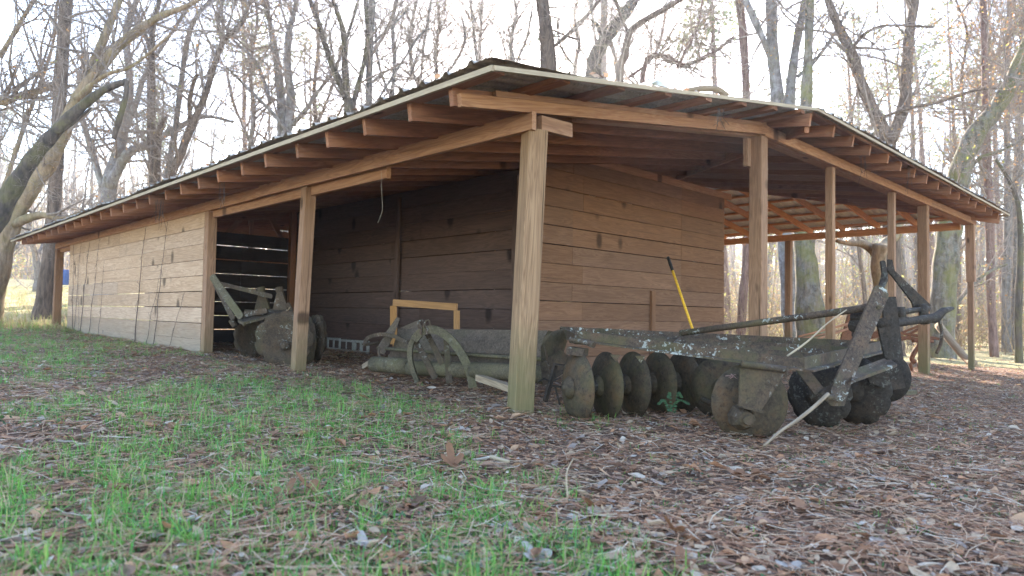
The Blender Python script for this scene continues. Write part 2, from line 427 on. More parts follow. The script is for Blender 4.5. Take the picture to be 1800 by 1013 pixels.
# beams
def beam(a, b, w=.08, h=.13, mat='beam'):
    q = MB(); q.board(a, b, w, h, bev=.04); return q.build('beam', mat, shed)
zb = z1(XL)-RD
beam((XL-.06, YF-.05, zb-.065), (XL-.06, 7.45, zb-.055), .04, .125)
beam((XL+.02, 5.0, zb-.13), (XL+.02, YB+.1, zb-.13), .045, .15)
beam((XL-.035, 7.47, zb-.062), (XL-.035, YB+.1, zb-.062), .06, .12)
beam((XL+.02, YF-.02, zb-.06), (XL+.34, YF-.02, zb-.05), .05, .10)
zr = z2(YF)-RD
beam((X1-.05, YF-.02, zr-.058), (12.6, YF-.02, zr-.058), .04, .115)
beam((X1-.05, YF+.09, zr-.058), (12.6, YF+.09, zr-.058), .14, .113)
beam((12.601, YF-.02, zr-.058), (XE+.1, YF-.02, zr-.058), .04, .115)
beam((12.601, YF+.09, zr-.058), (XE+.1, YF+.09, zr-.058), .14, .113)
beam((XE, YF+.2, z3(XE)-RD-.07), (XE, YB+.1, z3(XE)-RD-.07), .09, .14, 'brightened')
# doubled rake rafter under the front roof edge
q = MB(); q.board((2.66, YF-.022, z1(2.66)-.080), (X1-.02, YF-.022, z1(X1)-.083), .04, .080); q.build('rafter', 'beam', shed)
q = MB(); q.board((2.95, YF-.020, z1(2.95)-.018), (X1-.02, YF-.020, z1(X1)-.020), .038, .037); q.build('rafter', 'beam', shed)
q = MB(); q.board((3.9, YF+.10, z1(3.9)-RD+.055), (X1, YF+.10, z1(X1)-RD+.04), .1, .10); q.build('beam', 'beam', shed)
# posts
def post(x, y, top, w=.14, mat='post', rot=0, lean=(0, 0), w2=None):
    g = G(x, y); mb = MB(); up = (math.cos(rot), math.sin(rot), 0)
    mb.board((x+lean[0], y+lean[1], g-.15), (x, y, top), w2 or w, w, up=up, bev=.05); return mb.build('post', mat, shed)
post(XL+.02, YF+.02, zb-.11, .142, 'oldpost', rot=math.radians(-21), lean=(-.06, .045))
post(X1-.02, YF+.05, zr-.117, .14)
q = MB(); q.board((X1-.12, YF+.12, zr-.13), (X1-.12, YF+.12, zr-.42), .05, .09, up=(1, 0, 0)); q.build('cleat', 'post', shed)
post(8.62, YF+.05, zr-.117, .09); post(10.9, YF+.05, zr-.117, .09); post(12.45, YF+.05, zr-.117, .14)
q = MB(); q.board((XE-.02, YF+.03, 1.45), (XE-.06, YF+.03, zr-.117), .14, .13, up=(1, 0, 0)); q.build('post', 'post', shed)
q = MB(); q.board((XE+.03, YF+.05, G(XE, YF)-.1), (XE+.03, YF+.05, 1.45), .09, .1, up=(1, 0, 0)); q.build('post', 'post', shed)
post(XL, 6.02+.36, zb-.125, .12, 'post', lean=(-.04, .05), w2=.10)
post(XL, 8.92, zb-.125, .115); post(XL, YB, zb-.14, .14)
for y in (6.8, 10.4, 13.9, YB): post(XE, y, z3(XE)-RD-.14, .13)
for (x, y, zt) in ((5.55, 11.1, z1(5.55)-RD), (8.6, YB, z1(8.6)-RD), (11.2, YB, 3.2), (4.2, 11.3, z1(4.2)-RD), (11.2, 11.3, 3.2), (8.0, 13.9, z1(8)-RD)):
    post(x, y, zt, .10, 'rafter')

# plank walls
def wall(name, mat, o, d, L, z0, ztop, row, gap=.006, th=.02, seams=(), allseam=None, skip=None):
    """horizontal boards; o start (x,y), d unit dir, ztop const"""
    mb = MB(); z = ztop
    rows = int((ztop-z0)/row)+1
    for r in range(rows):
        zt = ztop-r*row; zb_ = zt-row+gap*random.uniform(.4, 1.6)
        if zb_ < z0-row*.9: break
        cuts = [0, L]
        if allseam: cuts += list(allseam)
        if seams: cuts.append(random.choice(seams))
        cuts = sorted(set(cuts))
        for a, b in zip(cuts[:-1], cuts[1:]):
            sk = random.uniform(-.0015, .0015); tl = random.uniform(-.002, .002)
            zc = (zt+zb_)/2
            mb.board((o[0]+d[0]*(a+.0015)+(-d[1])*sk, o[1]+d[1]*(a+.0015)+d[0]*sk, zc), (o[0]+d[0]*(b-.0015)+(-d[1])*sk, o[1]+d[1]*(b-.0015)+d[0]*sk, zc+tl), th, zt-zb_)
    return mb.build(name, mat, shed)
YR = 5.67; XD = 5.67; WT = 2.70
wall('plank_wall', 'plank', (XL-.045, 8.99), (0, 1), 7.1, .0, zb-.125, .203, .008, seams=(2.4, 3.7, 4.9, 7.1))
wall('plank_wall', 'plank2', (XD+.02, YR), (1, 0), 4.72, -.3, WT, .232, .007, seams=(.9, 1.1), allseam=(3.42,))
q = MB(); q.board((XD, YR-.012, WT-.0), (XD+4.95, YR-.012, WT-.0), .03, .10); q.build('top_plate', 'beam', shed)
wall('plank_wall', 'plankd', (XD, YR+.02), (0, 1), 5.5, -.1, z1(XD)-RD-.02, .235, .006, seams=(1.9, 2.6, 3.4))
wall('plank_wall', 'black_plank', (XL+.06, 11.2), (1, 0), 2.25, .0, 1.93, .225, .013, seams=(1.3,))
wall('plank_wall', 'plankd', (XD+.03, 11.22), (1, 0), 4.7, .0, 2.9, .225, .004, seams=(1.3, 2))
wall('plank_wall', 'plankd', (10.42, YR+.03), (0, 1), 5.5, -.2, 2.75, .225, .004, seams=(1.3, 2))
wall('plank_wall', 'beam', (4.6, 15.4), (1, 0), 4.2, 1.75, 3.0, .225, .06, seams=(1.3, 2))
for (a, b, w_, h_) in (((4.2, 12.9, 2.0), (7.6, 12.9, 2.0), .04, .09), ((4.5, 12.9, 1.5), (4.5, 12.9, 2.2), .09, .04), ((5.1, 12.9, 2.05), (5.4, 12.9, 2.4), .04, .09),
                       ((5.95, 12.9, 2.55), (6.25, 12.9, 2.05), .04, .09), ((5.6, 12.9, 1.4), (5.6, 12.9, 2.4), .09, .04)):
    q = MB(); q.board(a, b, w_, h_, up=(0, 1, 0) if a[0] == b[0] else (0, 0, 1)); q.build('brace', 'beam', shed)
# studs on the sheltered wall
for (x, y, t_) in ((XD-.03, YR+.04, 2.3), (XD-.05, 8.05, 2.3)):
    q = MB(); q.board((x-.02, y, -.1), (x-.02, y, t_), .075, .04, up=(1, 0, 0)); q.build('stud', 'plankd', shed)
q = MB(); q.board((XD+2.66, YR-.035, -.2), (XD+2.66, YR-.035, 1.05), .04, .085, up=(1, 0, 0)); q.build('cleat', 'plank2', shed)
# ridge trim and debris lying on the roof
q = MB(); q.board((XM, YM-.1, z2(YM)+.07), (XM, YEND, z2(YM)+.07), .3, .01); q.build('ridge_cap', 'sheet', shed)
# ------------------------------------------------------------------ farm implements
def ang(mb, a, b, h=.07, t=.009, side=1, fl=.05):
    """angle iron: vertical leg with a bottom flange"""
    a = np.array(a); b = np.array(b); d = (b-a)/np.linalg.norm(b-a); s = np.cross(d, (0, 0, 1)); s = s/np.linalg.norm(s)*side
    mb.board(a, b, t, h); o = s*(fl/2+t/2)-np.array((0, 0, h/2-t/2)); mb.board(a+o, b+o, fl, t)
def dish(mb, c, ax, R, depth=.05, notch=0, nd=.12):
    pr = [(0, .0), (0, R*.16), (depth*.12, R*.42), (depth*.42, R*.72), (depth, R), (depth+.006, R*1.0), (depth*.42+.007, R*.7), (depth*.12+.007, R*.4), (.007, 0)]
    mb.lathe(c, ax, pr, 48, notch, nd, )
def v3(*a): return np.array(a, float)
R_, F_ = v3(.715, -.699, 0), v3(.699, .715, 0)      # camera-right and camera-forward ground directions

# --- big disc harrow in front of the porch
H = empty('disc_harrow', P(1250, 700, 4.5)*v3(1, 1, 0), 'large lichen spotted disc harrow with a raised hitch arm, in front of the porch', 'disc harrow')
gax = R_*.93+F_*.36
c0 = P(1001, 682, 4.46); sp = (P(1188, 672, 5.02)-c0)/4
def blade(c, ax, R, depth=.05, notch=0, nd=.1, mat='disc', hub=True, parent=None):
    mb = MB(); dish(mb, c, ax, R, depth, notch, nd); o = mb.build('disc', mat, parent, True)
    if hub:
        h = MB(); n = np.array(ax)/np.linalg.norm(ax)
        h.lathe(c-n*.05, ax, [(0, 0), (0, .018), (.012, .022), (.013, .045), (.03, .06), (.048, .075), (.05, .075)], 20)
        h.build('hub', mat, o, True)
    return o
for i in range(6):
    blade(c0+sp*i-(0, 0, .0), gax, .232-.002*i, .055, parent=H)
q = MB(); q.tube([c0-gax*.04, c0+sp*4.3], .02, 10)
for i in range(4): q.lathe(c0+sp*(i+.22), sp, [(0, .02), (.0, .05), (.05, .035), (.13, .035), (.17, .05), (.17, .02)], 16)
q.build('axle', 'darkmetal', H, True)
blade(P(1270, 684, 4.75), R_*.35+F_*.94, .225, .05, parent=H)
# second gang with the bearing bracket
A = P(1324, 710, 4.02); g2 = R_*.05-F_*1.0
blade(A, -g2, .232, .05, parent=H, hub=False)
for (px, py, Z, R, nt_) in ((1432, 694, 4.5, .22, 10), (1500, 688, 4.75, .235, 10), (1548, 662, 5.3, .2, 0)):
    blade(P(px, py, Z), R_*.75+F_*.6, R, .05, nt_, .08, 'darkmetal', parent=H)
q = MB(); cB = P(1313, 738, 3.86)
q.lathe(cB+F_*.16, -F_, [(0, .055), (.03, .055), (.04, .075), (.10, .07), (.15, .05), (.16, .046), (.161, .03), (.19, .027), (.19, 0)], 8)
q.tube([cB+F_*.1, cB+F_*.9], .02, 8); q.build('bearing', 'clay', H)
q = MB(); q.prism([P(1301, 647, 3.86), P(1378, 656, 3.90), P(1374, 668, 3.90), P(1338, 722, 3.86), P(1298, 714, 3.84)], F_*.012)
q.board(P(1300, 714, 3.87), P(1336, 723, 3.88), .09, .012); q.build('bracket', 'clay', H)
q = MB(); q.tube([P(1304, 640, 3.84), P(1379, 650, 3.90)], .019, 12); q.build('hinge_tube', 'rust', H, True)
q = MB(); q.board(P(1384, 645, 3.9), P(1382, 664, 3.9), .02, .012); q.build('stop', 'clay', H)
q = MB(); q.board(P(1000, 616, 4.5), P(1030, 620, 4.44), .08, .05); q.build('mount_block', 'rust', H)
q = MB(); q.tube([P(1003, 598, 4.5), P(1032, 602, 4.42), P(1044, 607, 4.38)], .020, 12); q.build('hinge_tube', 'rust', H)
# frame: long angle irons and end bars
NL, NR = P(1012, 596, 4.5), P(1412, 641, 3.93); FL, FR = P(985, 583, 5.7), P(1545, 610, 5.35)
def on(u, v):  # u along, v across
    return (NL*(1-u)+NR*u)*(1-v)+(FL*(1-u)+FR*u)*v
q = MB()
bow = lambda u: 0
ang(q, on(.0, .02)+(0, 0, .02), on(1, 0), .068, .012, 1, .06); ang(q, on(0, 1), on(1, 1), .085, .012, 1, .05)
for v_, u0 in ((.30, .12), (.52, 0.02), (.76, .05)): ang(q, on(u0, v_)-(0, 0, .012), on(.99, v_*.9+.03)-(0, 0, .004), .055, .010, 1, .03)
ang(q, on(1.0, 0), on(1.0, 1.02), .08, .012, 1, .05); ang(q, on(0, 0), on(0, 1), .07, .012, 1, .06); ang(q, on(.45, .0), on(.40, .95), .05, .01, 1, .04)
q.build('frame', 'rust', H)
q = MB()   # hanger lugs
for px, py, Z in ((1082, 628, 4.35), (1126, 630, 4.3)):
    q.prism([P(px-9, py-4, Z), P(px+8, py-4, Z), P(px+1, py+9, Z)], F_*.03)
q.build('lug', 'rust', H)
# lean-to plates at the far left end
q = MB(); q.prism([P(957, 592, 5.15), P(964, 581, 5.15), P(972, 583, 5.17), P(981, 580, 5.2), P(990, 579, 5.22), P(997, 600, 5.2), P(990, 622, 5.2), P(952, 655, 5.1), P(950, 610, 5.1)], F_*.015)
q.prism([P(950, 640, 5.0), P(985, 615, 5.1), P(1000, 625, 5.1), P(1000, 650, 5.1), P(955, 680, 5.0)], F_*.01)
q.board(P(956, 603, 4.95), P(967, 655, 4.95), .012, .012); q.build('shield_plate', 'clay', H)
q = MB(); q.board(P(977, 640, 4.8), P(958, 706, 4.7), .02, .035); q.board(P(977, 641, 4.8), P(1000, 645, 4.7), .03, .012); q.board(P(968, 678, 4.75), P(985, 680, 4.72), .025, .012)
q.tube([P(946, 672, 4.7), P(956, 666, 4.7), P(970, 671, 4.75), P(985, 664, 4.8)], .006, 6); q.board(P(976, 680, 4.7), P(984, 712, 4.7), .01, .012); q.build('stand', 'darkmetal', H)
# A-frame uprights, cross plate and braces
def flat(mb, a, b, wpx, Z, th=.018, wpx2=None, round_=True):
    """plate facing the lens side: a,b pixels with depth"""
    a3 = P(*a); b3 = P(*b); d = (b3-a3)/np.linalg.norm(b3-a3); s = np.cross(d, FWD); s /= np.linalg.norm(s)
    wa = wpx/2*a[2]/F_PX; wb = (wpx2 or wpx)/2*b[2]/F_PX; pts = []
    for k in range(7):
        an = math.pi*k/6; pts.append(a3+s*wa*math.cos(an)-d*wa*math.sin(an)*(.8 if round_ else .0))
    for k in range(7):
        an = math.pi*k/6; pts.append(b3-s*wb*math.cos(an)+d*wb*math.sin(an)*(.8 if round_ else .0))
    mb.prism(pts, F_*th)
q = MB(); flat(q, (1550, 514, 4.35), (1473, 694, 4.02), 29, 0, .02); o = q.build('upright', 'rust', H)
q = MB(); q.lathe(P(1464, 698, 3.96)-F_*0, -R_*.8-F_*.5, [(0, 0), (0, .018), (.07, .018), (.07, 0)], 10); q.lathe(P(1541, 541, 4.32), -F_, [(-.02, .014), (.03, .014), (.03, 0)], 6); q.build('pin', 'rust', o)
q = MB(); flat(q, (1563, 522, 4.55), (1574, 632, 4.5), 24, 0, .02, 29, False); flat(q, (1550, 560, 4.5), (1566, 628, 4.5), 18, 0, .02, 20, False); q.build('upright', 'darkmetal', H)
q = MB(); q.prism([P(1497, 669, 4.02), P(1577, 640, 4.45), P(1560, 628, 4.62), P(1499, 650, 4.2)], (0, 0, -.018)); q.build('cross_plate', 'rust', H)
q = MB(); flat(q, (1395, 630, 4.3), (1442, 690, 4.12), 18, 0, .02, 20, False); q.build('brace', 'rust', H)
q = MB()
q.prism([P(1440, 690, 4.1), P(1462, 714, 4.05), P(1484, 714, 4.05), P(1492, 690, 4.1), P(1470, 672, 4.12)], F_*.02)
q.build('lower_link', 'rust', H)
q = MB(); q.prism([P(1520, 650, 4.6), P(1556, 632, 4.6), P(1580, 650, 4.6), P(1576, 670, 4.6), P(1555, 682, 4.6), P(1530, 674, 4.6)], F_*.02)
q.build('lower_link', 'darkmetal', H)
q = MB(); q.prism([P(1560, 640, 5.0), P(1585, 650, 5.0), P(1592, 682, 5.0), P(1560, 688, 5.0)], F_*.02); q.build('lower_link', 'darkmetal', H)
q = MB(); q.tube([P(1196, 586, 5.35), P(1300, 572, 5.05), P(1420, 556, 4.7), P(1512, 543, 4.45), P(1536, 538, 4.38)], [.024, .024, .024, .025, .027], 12); q.build('top_pole', 'rust', H, True)
q = MB(); flat(q, (1553, 461, 4.62), (1556, 484, 4.6), 8, 0, .02); q.prism([P(1552, 480, 4.6), P(1561, 480, 4.6), P(1561, 494, 4.6), P(1552, 512, 4.55), P(1543, 512, 4.55), P(1549, 494, 4.6)], F_*.02); q.build('link_arm', 'darkmetal', H)
q = MB(); q.prism([P(1562, 456, 4.7), P(1569, 457, 4.7), P(1573, 476, 4.72), P(1636, 536, 4.9), P(1634, 548, 4.9), P(1608, 545, 4.85), P(1603, 530, 4.82), P(1568, 484, 4.7), P(1561, 478, 4.7)], F_*.02)
q.lathe(P(1563, 474, 4.68), -F_, [(-.03, .02), (.02, .02), (.02, 0)], 8); q.build('link_arm', 'darkmetal', H)
q = MB(); q.tube([P(1560, 549, 4.6), P(1590, 548, 4.7), P(1632, 542, 4.85)], [.028, .02, .017], 10)
q.tube([P(1545, 570, 4.5), P(1580, 568, 4.6), P(1625, 561, 4.75), P(1645, 559, 4.8), P(1658, 547, 4.85), P(1675, 542, 4.9)], [.026, .026, .028, .034, .026, .012], 10)
q.board(P(1581, 540, 4.65), P(1583, 562, 4.65), .05, .05); q.board(P(1570, 562, 4.6), P(1592, 560, 4.65), .05, .02); q.tube([P(1622, 535, 4.8), P(1626, 570, 4.8)], .03, 8)
q.build('hitch_shaft', 'darkmetal', H, True)
q = MB(); q.tube([P(1500, 560, 4.6), P(1530, 556, 4.5)], .04, 8); q.tube([P(1498, 572, 4.6), P(1525, 575, 4.5)], .045, 8); q.tube([P(1498, 588, 4.6), P(1520, 588, 4.55)], .018, 8); q.build('pivot_block', 'darkmetal', H)
q = MB(); a = P(1284, 664, 4.0)
for k in range(5):
    q.prism([a+(random.uniform(-.03, .03), random.uniform(-.03, .03), random.uniform(-.01, .02)) for _ in range(3)], (.0, .001, .002))
tag(q.build('dead_leaf', leafmat('pink_leaf', [(0, (.45, .25, .19)), (1, (.5, .3, .22))], .2), None), 'pinkish crumpled dead leaf caught on the rim of the large harrow disc', 'leaf')

# --- roller implement under the porch (old flail mower / seeder)
E = empty('mower_deck', P(780, 640, 6.3)*v3(1, 1, 0), 'long mossy olive mower deck with roller and hooped guards by the dark wall', 'mower')
LL = lambda t, z: P(658, 640, 6.9)*(1-t)+P(935, 655, 5.45)*t+v3(0, 0, z)
q = MB(); q.tube([P(657, 640, 6.75), P(720, 645, 6.4)], .075, 16); q.tube([P(720, 647, 6.4), P(832, 652, 5.95)], .068, 16)
q.tube([P(832, 651, 5.9), P(900, 655, 5.6), P(962, 660, 5.35)], .07, 16); q.build('roller', 'olive', E, True)
q = MB(); q.tube([P(664, 612, 6.85), P(780, 621, 6.3), P(905, 629, 5.75), P(960, 632, 5.5)], .017, 10); q.build('rod', 'olive', E, True)
q = MB(); q.prism([P(700, 578, 7.0), P(962, 581, 6.0), P(962, 605, 5.9), P(696, 594, 6.9)], v3(0, 0, -.02)+F_*.02)
q.prism([P(696, 594, 6.9), P(962, 605, 5.9), P(962, 628, 5.85), P(690, 612, 6.88)], F_*.02)
q.prism([P(690, 612, 7.0), P(962, 627, 6.0), P(962, 655, 5.95), P(680, 632, 7.0)], F_*.02)
q.prism([P(703, 577, 7.2), P(735, 563, 7.3), P(745, 580, 7.2)], F_*.02); q.build('deck', 'deck', E)
q = MB(); q.prism([P(697, 558, 6.9), P(703, 560, 6.9), P(692, 590, 6.8), P(676, 622, 6.75), P(667, 622, 6.75), P(664, 610, 6.75), P(680, 582, 6.85)], F_*.015)
q.tube([P(667, 610, 6.75), P(665, 620, 6.75), P(669, 630, 6.75)], .012, 6); q.build('end_plate', 'deck', E)
def arc(mb, pts, w, h):
    for a, b in zip(pts[:-1], pts[1:]): mb.board(a, b, w, h, up=tuple(UPV))
def strip(mb, pts, wv, th):
    """curved flat strip following pts, width vector wv"""
    n = len(pts); vs = []
    for i, p in enumerate(pts):
        t = pts[min(i+1, n-1)]-pts[max(i-1, 0)]; nn = np.cross(t, wv); nn /= np.linalg.norm(nn)
        for s1, s2 in ((0, 0), (1, 0), (1, 1), (0, 1)): vs.append(p+wv*s1+nn*th*s2)
    fs = [(i*4+k, i*4+(k+1) % 4, i*4+4+(k+1) % 4, i*4+4+k) for i in range(n-1) for k in range(4)]+[(3, 2, 1, 0), ((n-1)*4, (n-1)*4+1, (n-1)*4+2, (n-1)*4+3)]
    mb.add(vs, fs)
def sm_path(pts, k=5):
    pts = [np.array(p) for p in pts]; out = []
    for i in range(len(pts)-1):
        p0, p1, p2, p3 = pts[max(i-1, 0)], pts[i], pts[i+1], pts[min(i+2, len(pts)-1)]
        for j in range(k):
            t = j/k; out.append(.5*((2*p1)+(p2-p0)*t+(2*p0-5*p1+4*p2-p3)*t*t+(3*p1-3*p2-p0+p3)*t**3))
    out.append(pts[-1]); return out
def ribbon(mb, pix, w, dep, k=6):
    pts = sm_path([P(*a) for a in pix], k); n = len(pts); A = []; B = []
    for i, p in enumerate(pts):
        t = pts[min(i+1, n-1)]-pts[max(i-1, 0)]; s_ = np.cross(t, FWD); s_ /= np.linalg.norm(s_); A.append(p+s_*w/2); B.append(p-s_*w/2)
    vs = []; fs = []
    for i in range(n): vs += [A[i], B[i], B[i]+F_*dep, A[i]+F_*dep]
    for i in range(n-1):
        for c_ in range(4): fs.append((i*4+c_, i*4+(c_+1) % 4, i*4+4+(c_+1) % 4, i*4+4+c_))
    fs += [(3, 2, 1, 0), (n*4-4, n*4-3, n*4-2, n*4-1)]; mb.add(vs, fs)
q = MB(); ribbon(q, [(733, 672, 6.1), (725, 652, 6.1), (720, 631, 6.1), (721, 610, 6.12), (729, 593, 6.14), (743, 582, 6.15)], .04, .09)
ribbon(q, [(727, 598, 6.08), (742, 583, 6.06), (764, 580, 6.02), (786, 592, 5.98), (804, 612, 5.94), (818, 636, 5.9), (827, 660, 5.86), (831, 682, 5.83)], .07, .06)
q.build('hoop_guard', 'olive', E)
q = MB()
for (a, b) in (((727, 592, 6.22), (765, 666, 6.1)), ((750, 585, 6.2), (793, 672, 6.05)), ((784, 598, 6.1), (790, 674, 6.0))):
    q = MB(); flat(q, a, b, 9, 0, .02, 11, False); q.build('spoke', 'clay', E)
q = MB(); ribbon(q, [(639, 607, 6.75), (647, 594, 6.8), (668, 588, 6.75), (694, 592, 6.65), (716, 603, 6.5)], .035, .05)
q.tube([P(639, 606, 6.75), P(666, 603, 6.9)], .016, 8); q.build('hoop_guard', 'clay', E)
for px in (740, 751):
    q = MB(); c = P(px, 570, 6.05)
    q.tube([c+v3(0, 0, .035*math.cos(a))+(R_*.6+F_*.5)*.035*math.sin(a) for a in np.linspace(0, 2*math.pi, 15)], .009, 6, False)
    q.tube([c-(0, 0, .03), c-(0, 0, .09)], .012, 6); q.build('lifting_eye', 'rust', E)
q = MB(); q.prism([P(692, 672, 5.9), P(690, 680, 5.8), P(690, 690, 5.7)], F_*.01) if False else None
b = MB(); b.board(P(842, 664, 5.75), P(902, 684, 5.3), .07, .05); tag(b.build('wood_offcut', 'driftwood'), 'short grey board lying in the leaves just left of the corner post', 'board')
b = MB(); b.board(P(640, 645, 7.3), P(656, 636, 7.1), .05, .05); tag(b.build('wood_offcut', 'driftwood'), 'pale stub of wood poking out at the left end of the mower roller', 'wood')
b = MB(); b.board(P(1562, 691, 5.4), P(1602, 689, 5.6), .09, .035, bev=.1); tag(b.build('wood_offcut', 'olive'), 'mossy yellowish plank scrap on the leaves right of the large harrow', 'board')

# --- small notched harrow in the left bay
K = empty('disc_harrow', P(480, 620, 8.3)*v3(1, 1, 0), 'small mud caked notched disc harrow with a lever arm in the left bay', 'disc harrow')
ax3 = R_*.25-F_*.97
for (px, py, Z, R, ax, dp) in ((500, 596, 7.75, .315, ax3, .05), (440, 592, 8.5, .26, R_*.8-F_*.6, .05), (455, 588, 8.7, .26, R_*.8-F_*.6, .05), (478, 590, 8.9, .28, R_*.7-F_*.6, .05),
                               (545, 596, 8.3, .30, R_*.8+F_*.6, .06), (530, 600, 8.1, .30, R_*.8+F_*.6, .06), (552, 590, 8.6, .26, R_*.8+F_*.6, .06)):
    mb = MB(); dish(mb, P(px, py, Z), ax, R, dp, 9, .11); mb.build('disc', 'clay', K, True)
q = MB(); q.lathe(P(500, 608, 7.66), -F_, [(-.1, .05), (0, .055), (.02, .045), (.03, .03), (.05, .028), (.05, 0)], 8); q.build('bearing', 'clay', K)
q = MB(); q.prism([P(418, 562, 7.9), P(428, 567, 7.8), P(502, 547, 8.0), P(506, 540, 8.4), P(430, 548, 8.5)], v3(0, 0, -.03)); q.board(P(436, 548, 8.2), P(466, 552, 8.1), .12, .05); q.board(P(430, 553, 8.0), P(470, 546, 8.0), .03, .06); q.build('frame', 'clay', K)
for (px, Z) in ((459, 8.5), (491, 8.2)):
    q = MB(); q.prism([P(px-12, 545, Z), P(px+15, 545, Z), P(px+5, 512, Z), P(px-4, 512, Z)], F_*.05); q.tube([P(px+1, 513, Z+.03), P(px-1, 505, Z+.03)], .045, 10); q.build('pedestal', 'clay', K)
q = MB(); flat(q, (373, 487, 8.3), (422, 556, 7.95), 12, 0, .02, 13); q.build('lever_arm', 'olive', K)
q = MB(); flat(q, (378, 500, 8.5), (409, 560, 8.2), 8, 0, .02, 9); flat(q, (388, 499, 8.45), (476, 521, 8.3), 6.5, 0, .02, 8); q.tube([P(406, 563, 8.2), P(413, 574, 8.2)], .035, 8); q.tube([P(428, 567, 7.9), P(431, 573, 7.9)], .025, 8)
q.tube([P(506, 533, 8.2), P(512, 545, 8.2), P(511, 560, 8.1)], .025, 8); q.build('tie_bar', 'clay', K)
q = MB(); q.tube([P(504, 545, 8.0), P(500, 560, 7.9), P(496, 580, 7.8)], .006, 5); q.tube([P(510, 540, 8.0), P(498, 556, 7.9)], .005, 5); q.build('wire', 'driftwood', K)

# --- rusty cultivator at the back
C = empty('cultivator', P(1590, 640, 11.6)*v3(1, 1, 0), 'orange rusted spring tine cultivator standing behind the posts at the right end', 'cultivator')
def T(px, py, Z=11.6): return P(px, py, Z)
for dx, zz in ((0, 11.6), (14, 11.9)):
    q = MB(); q.tube(sm_path([T(1604+dx, 598, zz), T(1616+dx, 600, zz), T(1615+dx, 608, zz), T(1606+dx, 622, zz), T(1603+dx, 632, zz), T(1609+dx, 636, zz)]), .038, 8)
    q.tube(sm_path([T(1609+dx, 636, zz), T(1601+dx, 640, zz), T(1603+dx, 650, zz), T(1606+dx, 657, zz)]), [.05]*5+[.03]*5+[.02]*6 if False else .025, 8); q.build('tine', 'orange_rust', C, True)
q = MB()
for (a, b_, r) in (((1578, 588), (1618, 572), .02), ((1596, 589), (1625, 573), .025), ((1578, 592), (1640, 600), .028), ((1575, 600), (1600, 592), .03), ((1585, 586), (1650, 596), .025), ((1480, 600), (1545, 590), .04), ((1530, 590), (1545, 584), .04)):
    q.tube([T(*a), T(*b_)], r, 6)
q.build('frame', 'orange_rust', C)
q = MB(); q.tube(sm_path([T(1648, 555), T(1655, 580), T(1654, 602), T(1646, 622)]), .028, 8); q.build('tine', 'rust', C, True)
q = MB(); q.board(T(1500, 552, 10.5), T(1486, 600, 10.5), .16, .03, up=tuple(F_)); q.board(T(1504, 562, 10.5), T(1503, 600, 10.5), .1, .03, up=tuple(F_)); q.build('side_plate', 'orange_rust', C)

# --- yellow frame, tool handle, blocks
q = MB(); fz = 7.55
def fr(px, py): return P(px, py, 7.9-(px-685)*.0042)
a, b_, c, d = fr(692, 532), fr(803, 540), fr(692, 605), fr(803, 605)
q.board(a, b_, .03, .075); q.board(a-(0, 0, .038), c, .03, .075, up=tuple(R_)); q.board(b_-(0, 0, .038), d, .03, .065, up=tuple(R_))
q.board(c+(0, 0, .0), d, .03, .07)
tag(q.build('wooden_frame', 'yellow'), 'open yellow stained wooden frame leaning upright against the dark plank wall', 'frame')
t = empty('long_tool', P(1217, 640, 7.9), 'long yellow tool handle with a black grip leaning on the plank wall', 'tool')
q = MB(); top = v3(0, 0, 0); A_, B_ = P(1174, 452, 8.78), P(1222, 592, 8.3)
m_ = A_*.76+B_*.24; q.tube([A_*.84+B_*.16, A_*.4+B_*.6, B_], .016, 10); q.build('handle', 'yellowpaint', t, True)
q = MB(); q.tube([A_, A_*.9+B_*.1, A_*.82+B_*.18], [.018, .022, .018], 10); q.build('grip', 'black', t, True)
for i, (px, Z) in enumerate(((595, 11.0), (618, 10.75), (643, 10.4))):
    t_, lab = None, ('grey concrete block lying farthest left in the row at the foot of the dark wall', 'grey concrete block lying between the two others along the dark wall', 'grey concrete block nearest the mower deck in the row by the dark wall')[i]
    bx, by = P(px, 600, Z)[:2]; gz = G(bx, by); q = MB(); L, Wd, Hh, th = .40, .19, .19, .035
    for zz in (gz-.01+th/2, gz-.01+Hh-th/2): q.board((bx, by-L/2, zz), (bx, by+L/2, zz), Wd, th)
    for k in (-1, 0, 1): q.board((bx, by+k*(L/2-th/2)*.995, gz-.01+th+.001), (bx, by+k*(L/2-th/2)*.995, gz-.01+Hh-th-.001), th, Wd-.004, up=(1, 0, 0))
    o = q.build('concrete_block', 'concrete'); tag(o, lab, 'concrete block', 'concrete blocks along the dark wall')
# blocks laid on their side so that the cells face out

# --- sticks and stalks
def stick(name, pts, r, mat, label, cat='stick', n=7):
    q = MB(); q.tube(sm_path(pts, 4), list(np.linspace(r[0], r[1], (len(pts)-1)*4+1)), n); return tag(q.build(name, mat, None, True), label, cat)
stick('fallen_branch', [P(1455, 693, 3.9), P(1430, 716, 3.75), P(1398, 741, 3.6), P(1372, 758, 3.5), P(1343, 784, 3.36)], (.012, .007), 'driftwood', 'pale broken branch propped against the foot of the large harrow')
stick('dry_stalk', [P(1488, 545, 4.4), P(1455, 568, 4.35), P(1420, 600, 4.3), P(1384, 626, 4.25)], (.004, .007), 'fascia', 'straw coloured dry stalk lying across the top of the large harrow frame', 'stalk')
for i, (a, b_) in enumerate((((1404, 592), (1520, 562)), ((1408, 596), (1500, 577)), ((1425, 600), (1530, 565)))):
    stick('thin_board', [P(*a, 9.0), P(*b_, 9.6)], (.018, .018), 'rafter', ('thin reddish strip of wood, uppermost of three behind the harrow pole', 'thin reddish strip of wood, middle one of three behind the harrow pole', 'thin reddish strip of wood, lowest of three behind the harrow pole')[i], 'strip', 4)
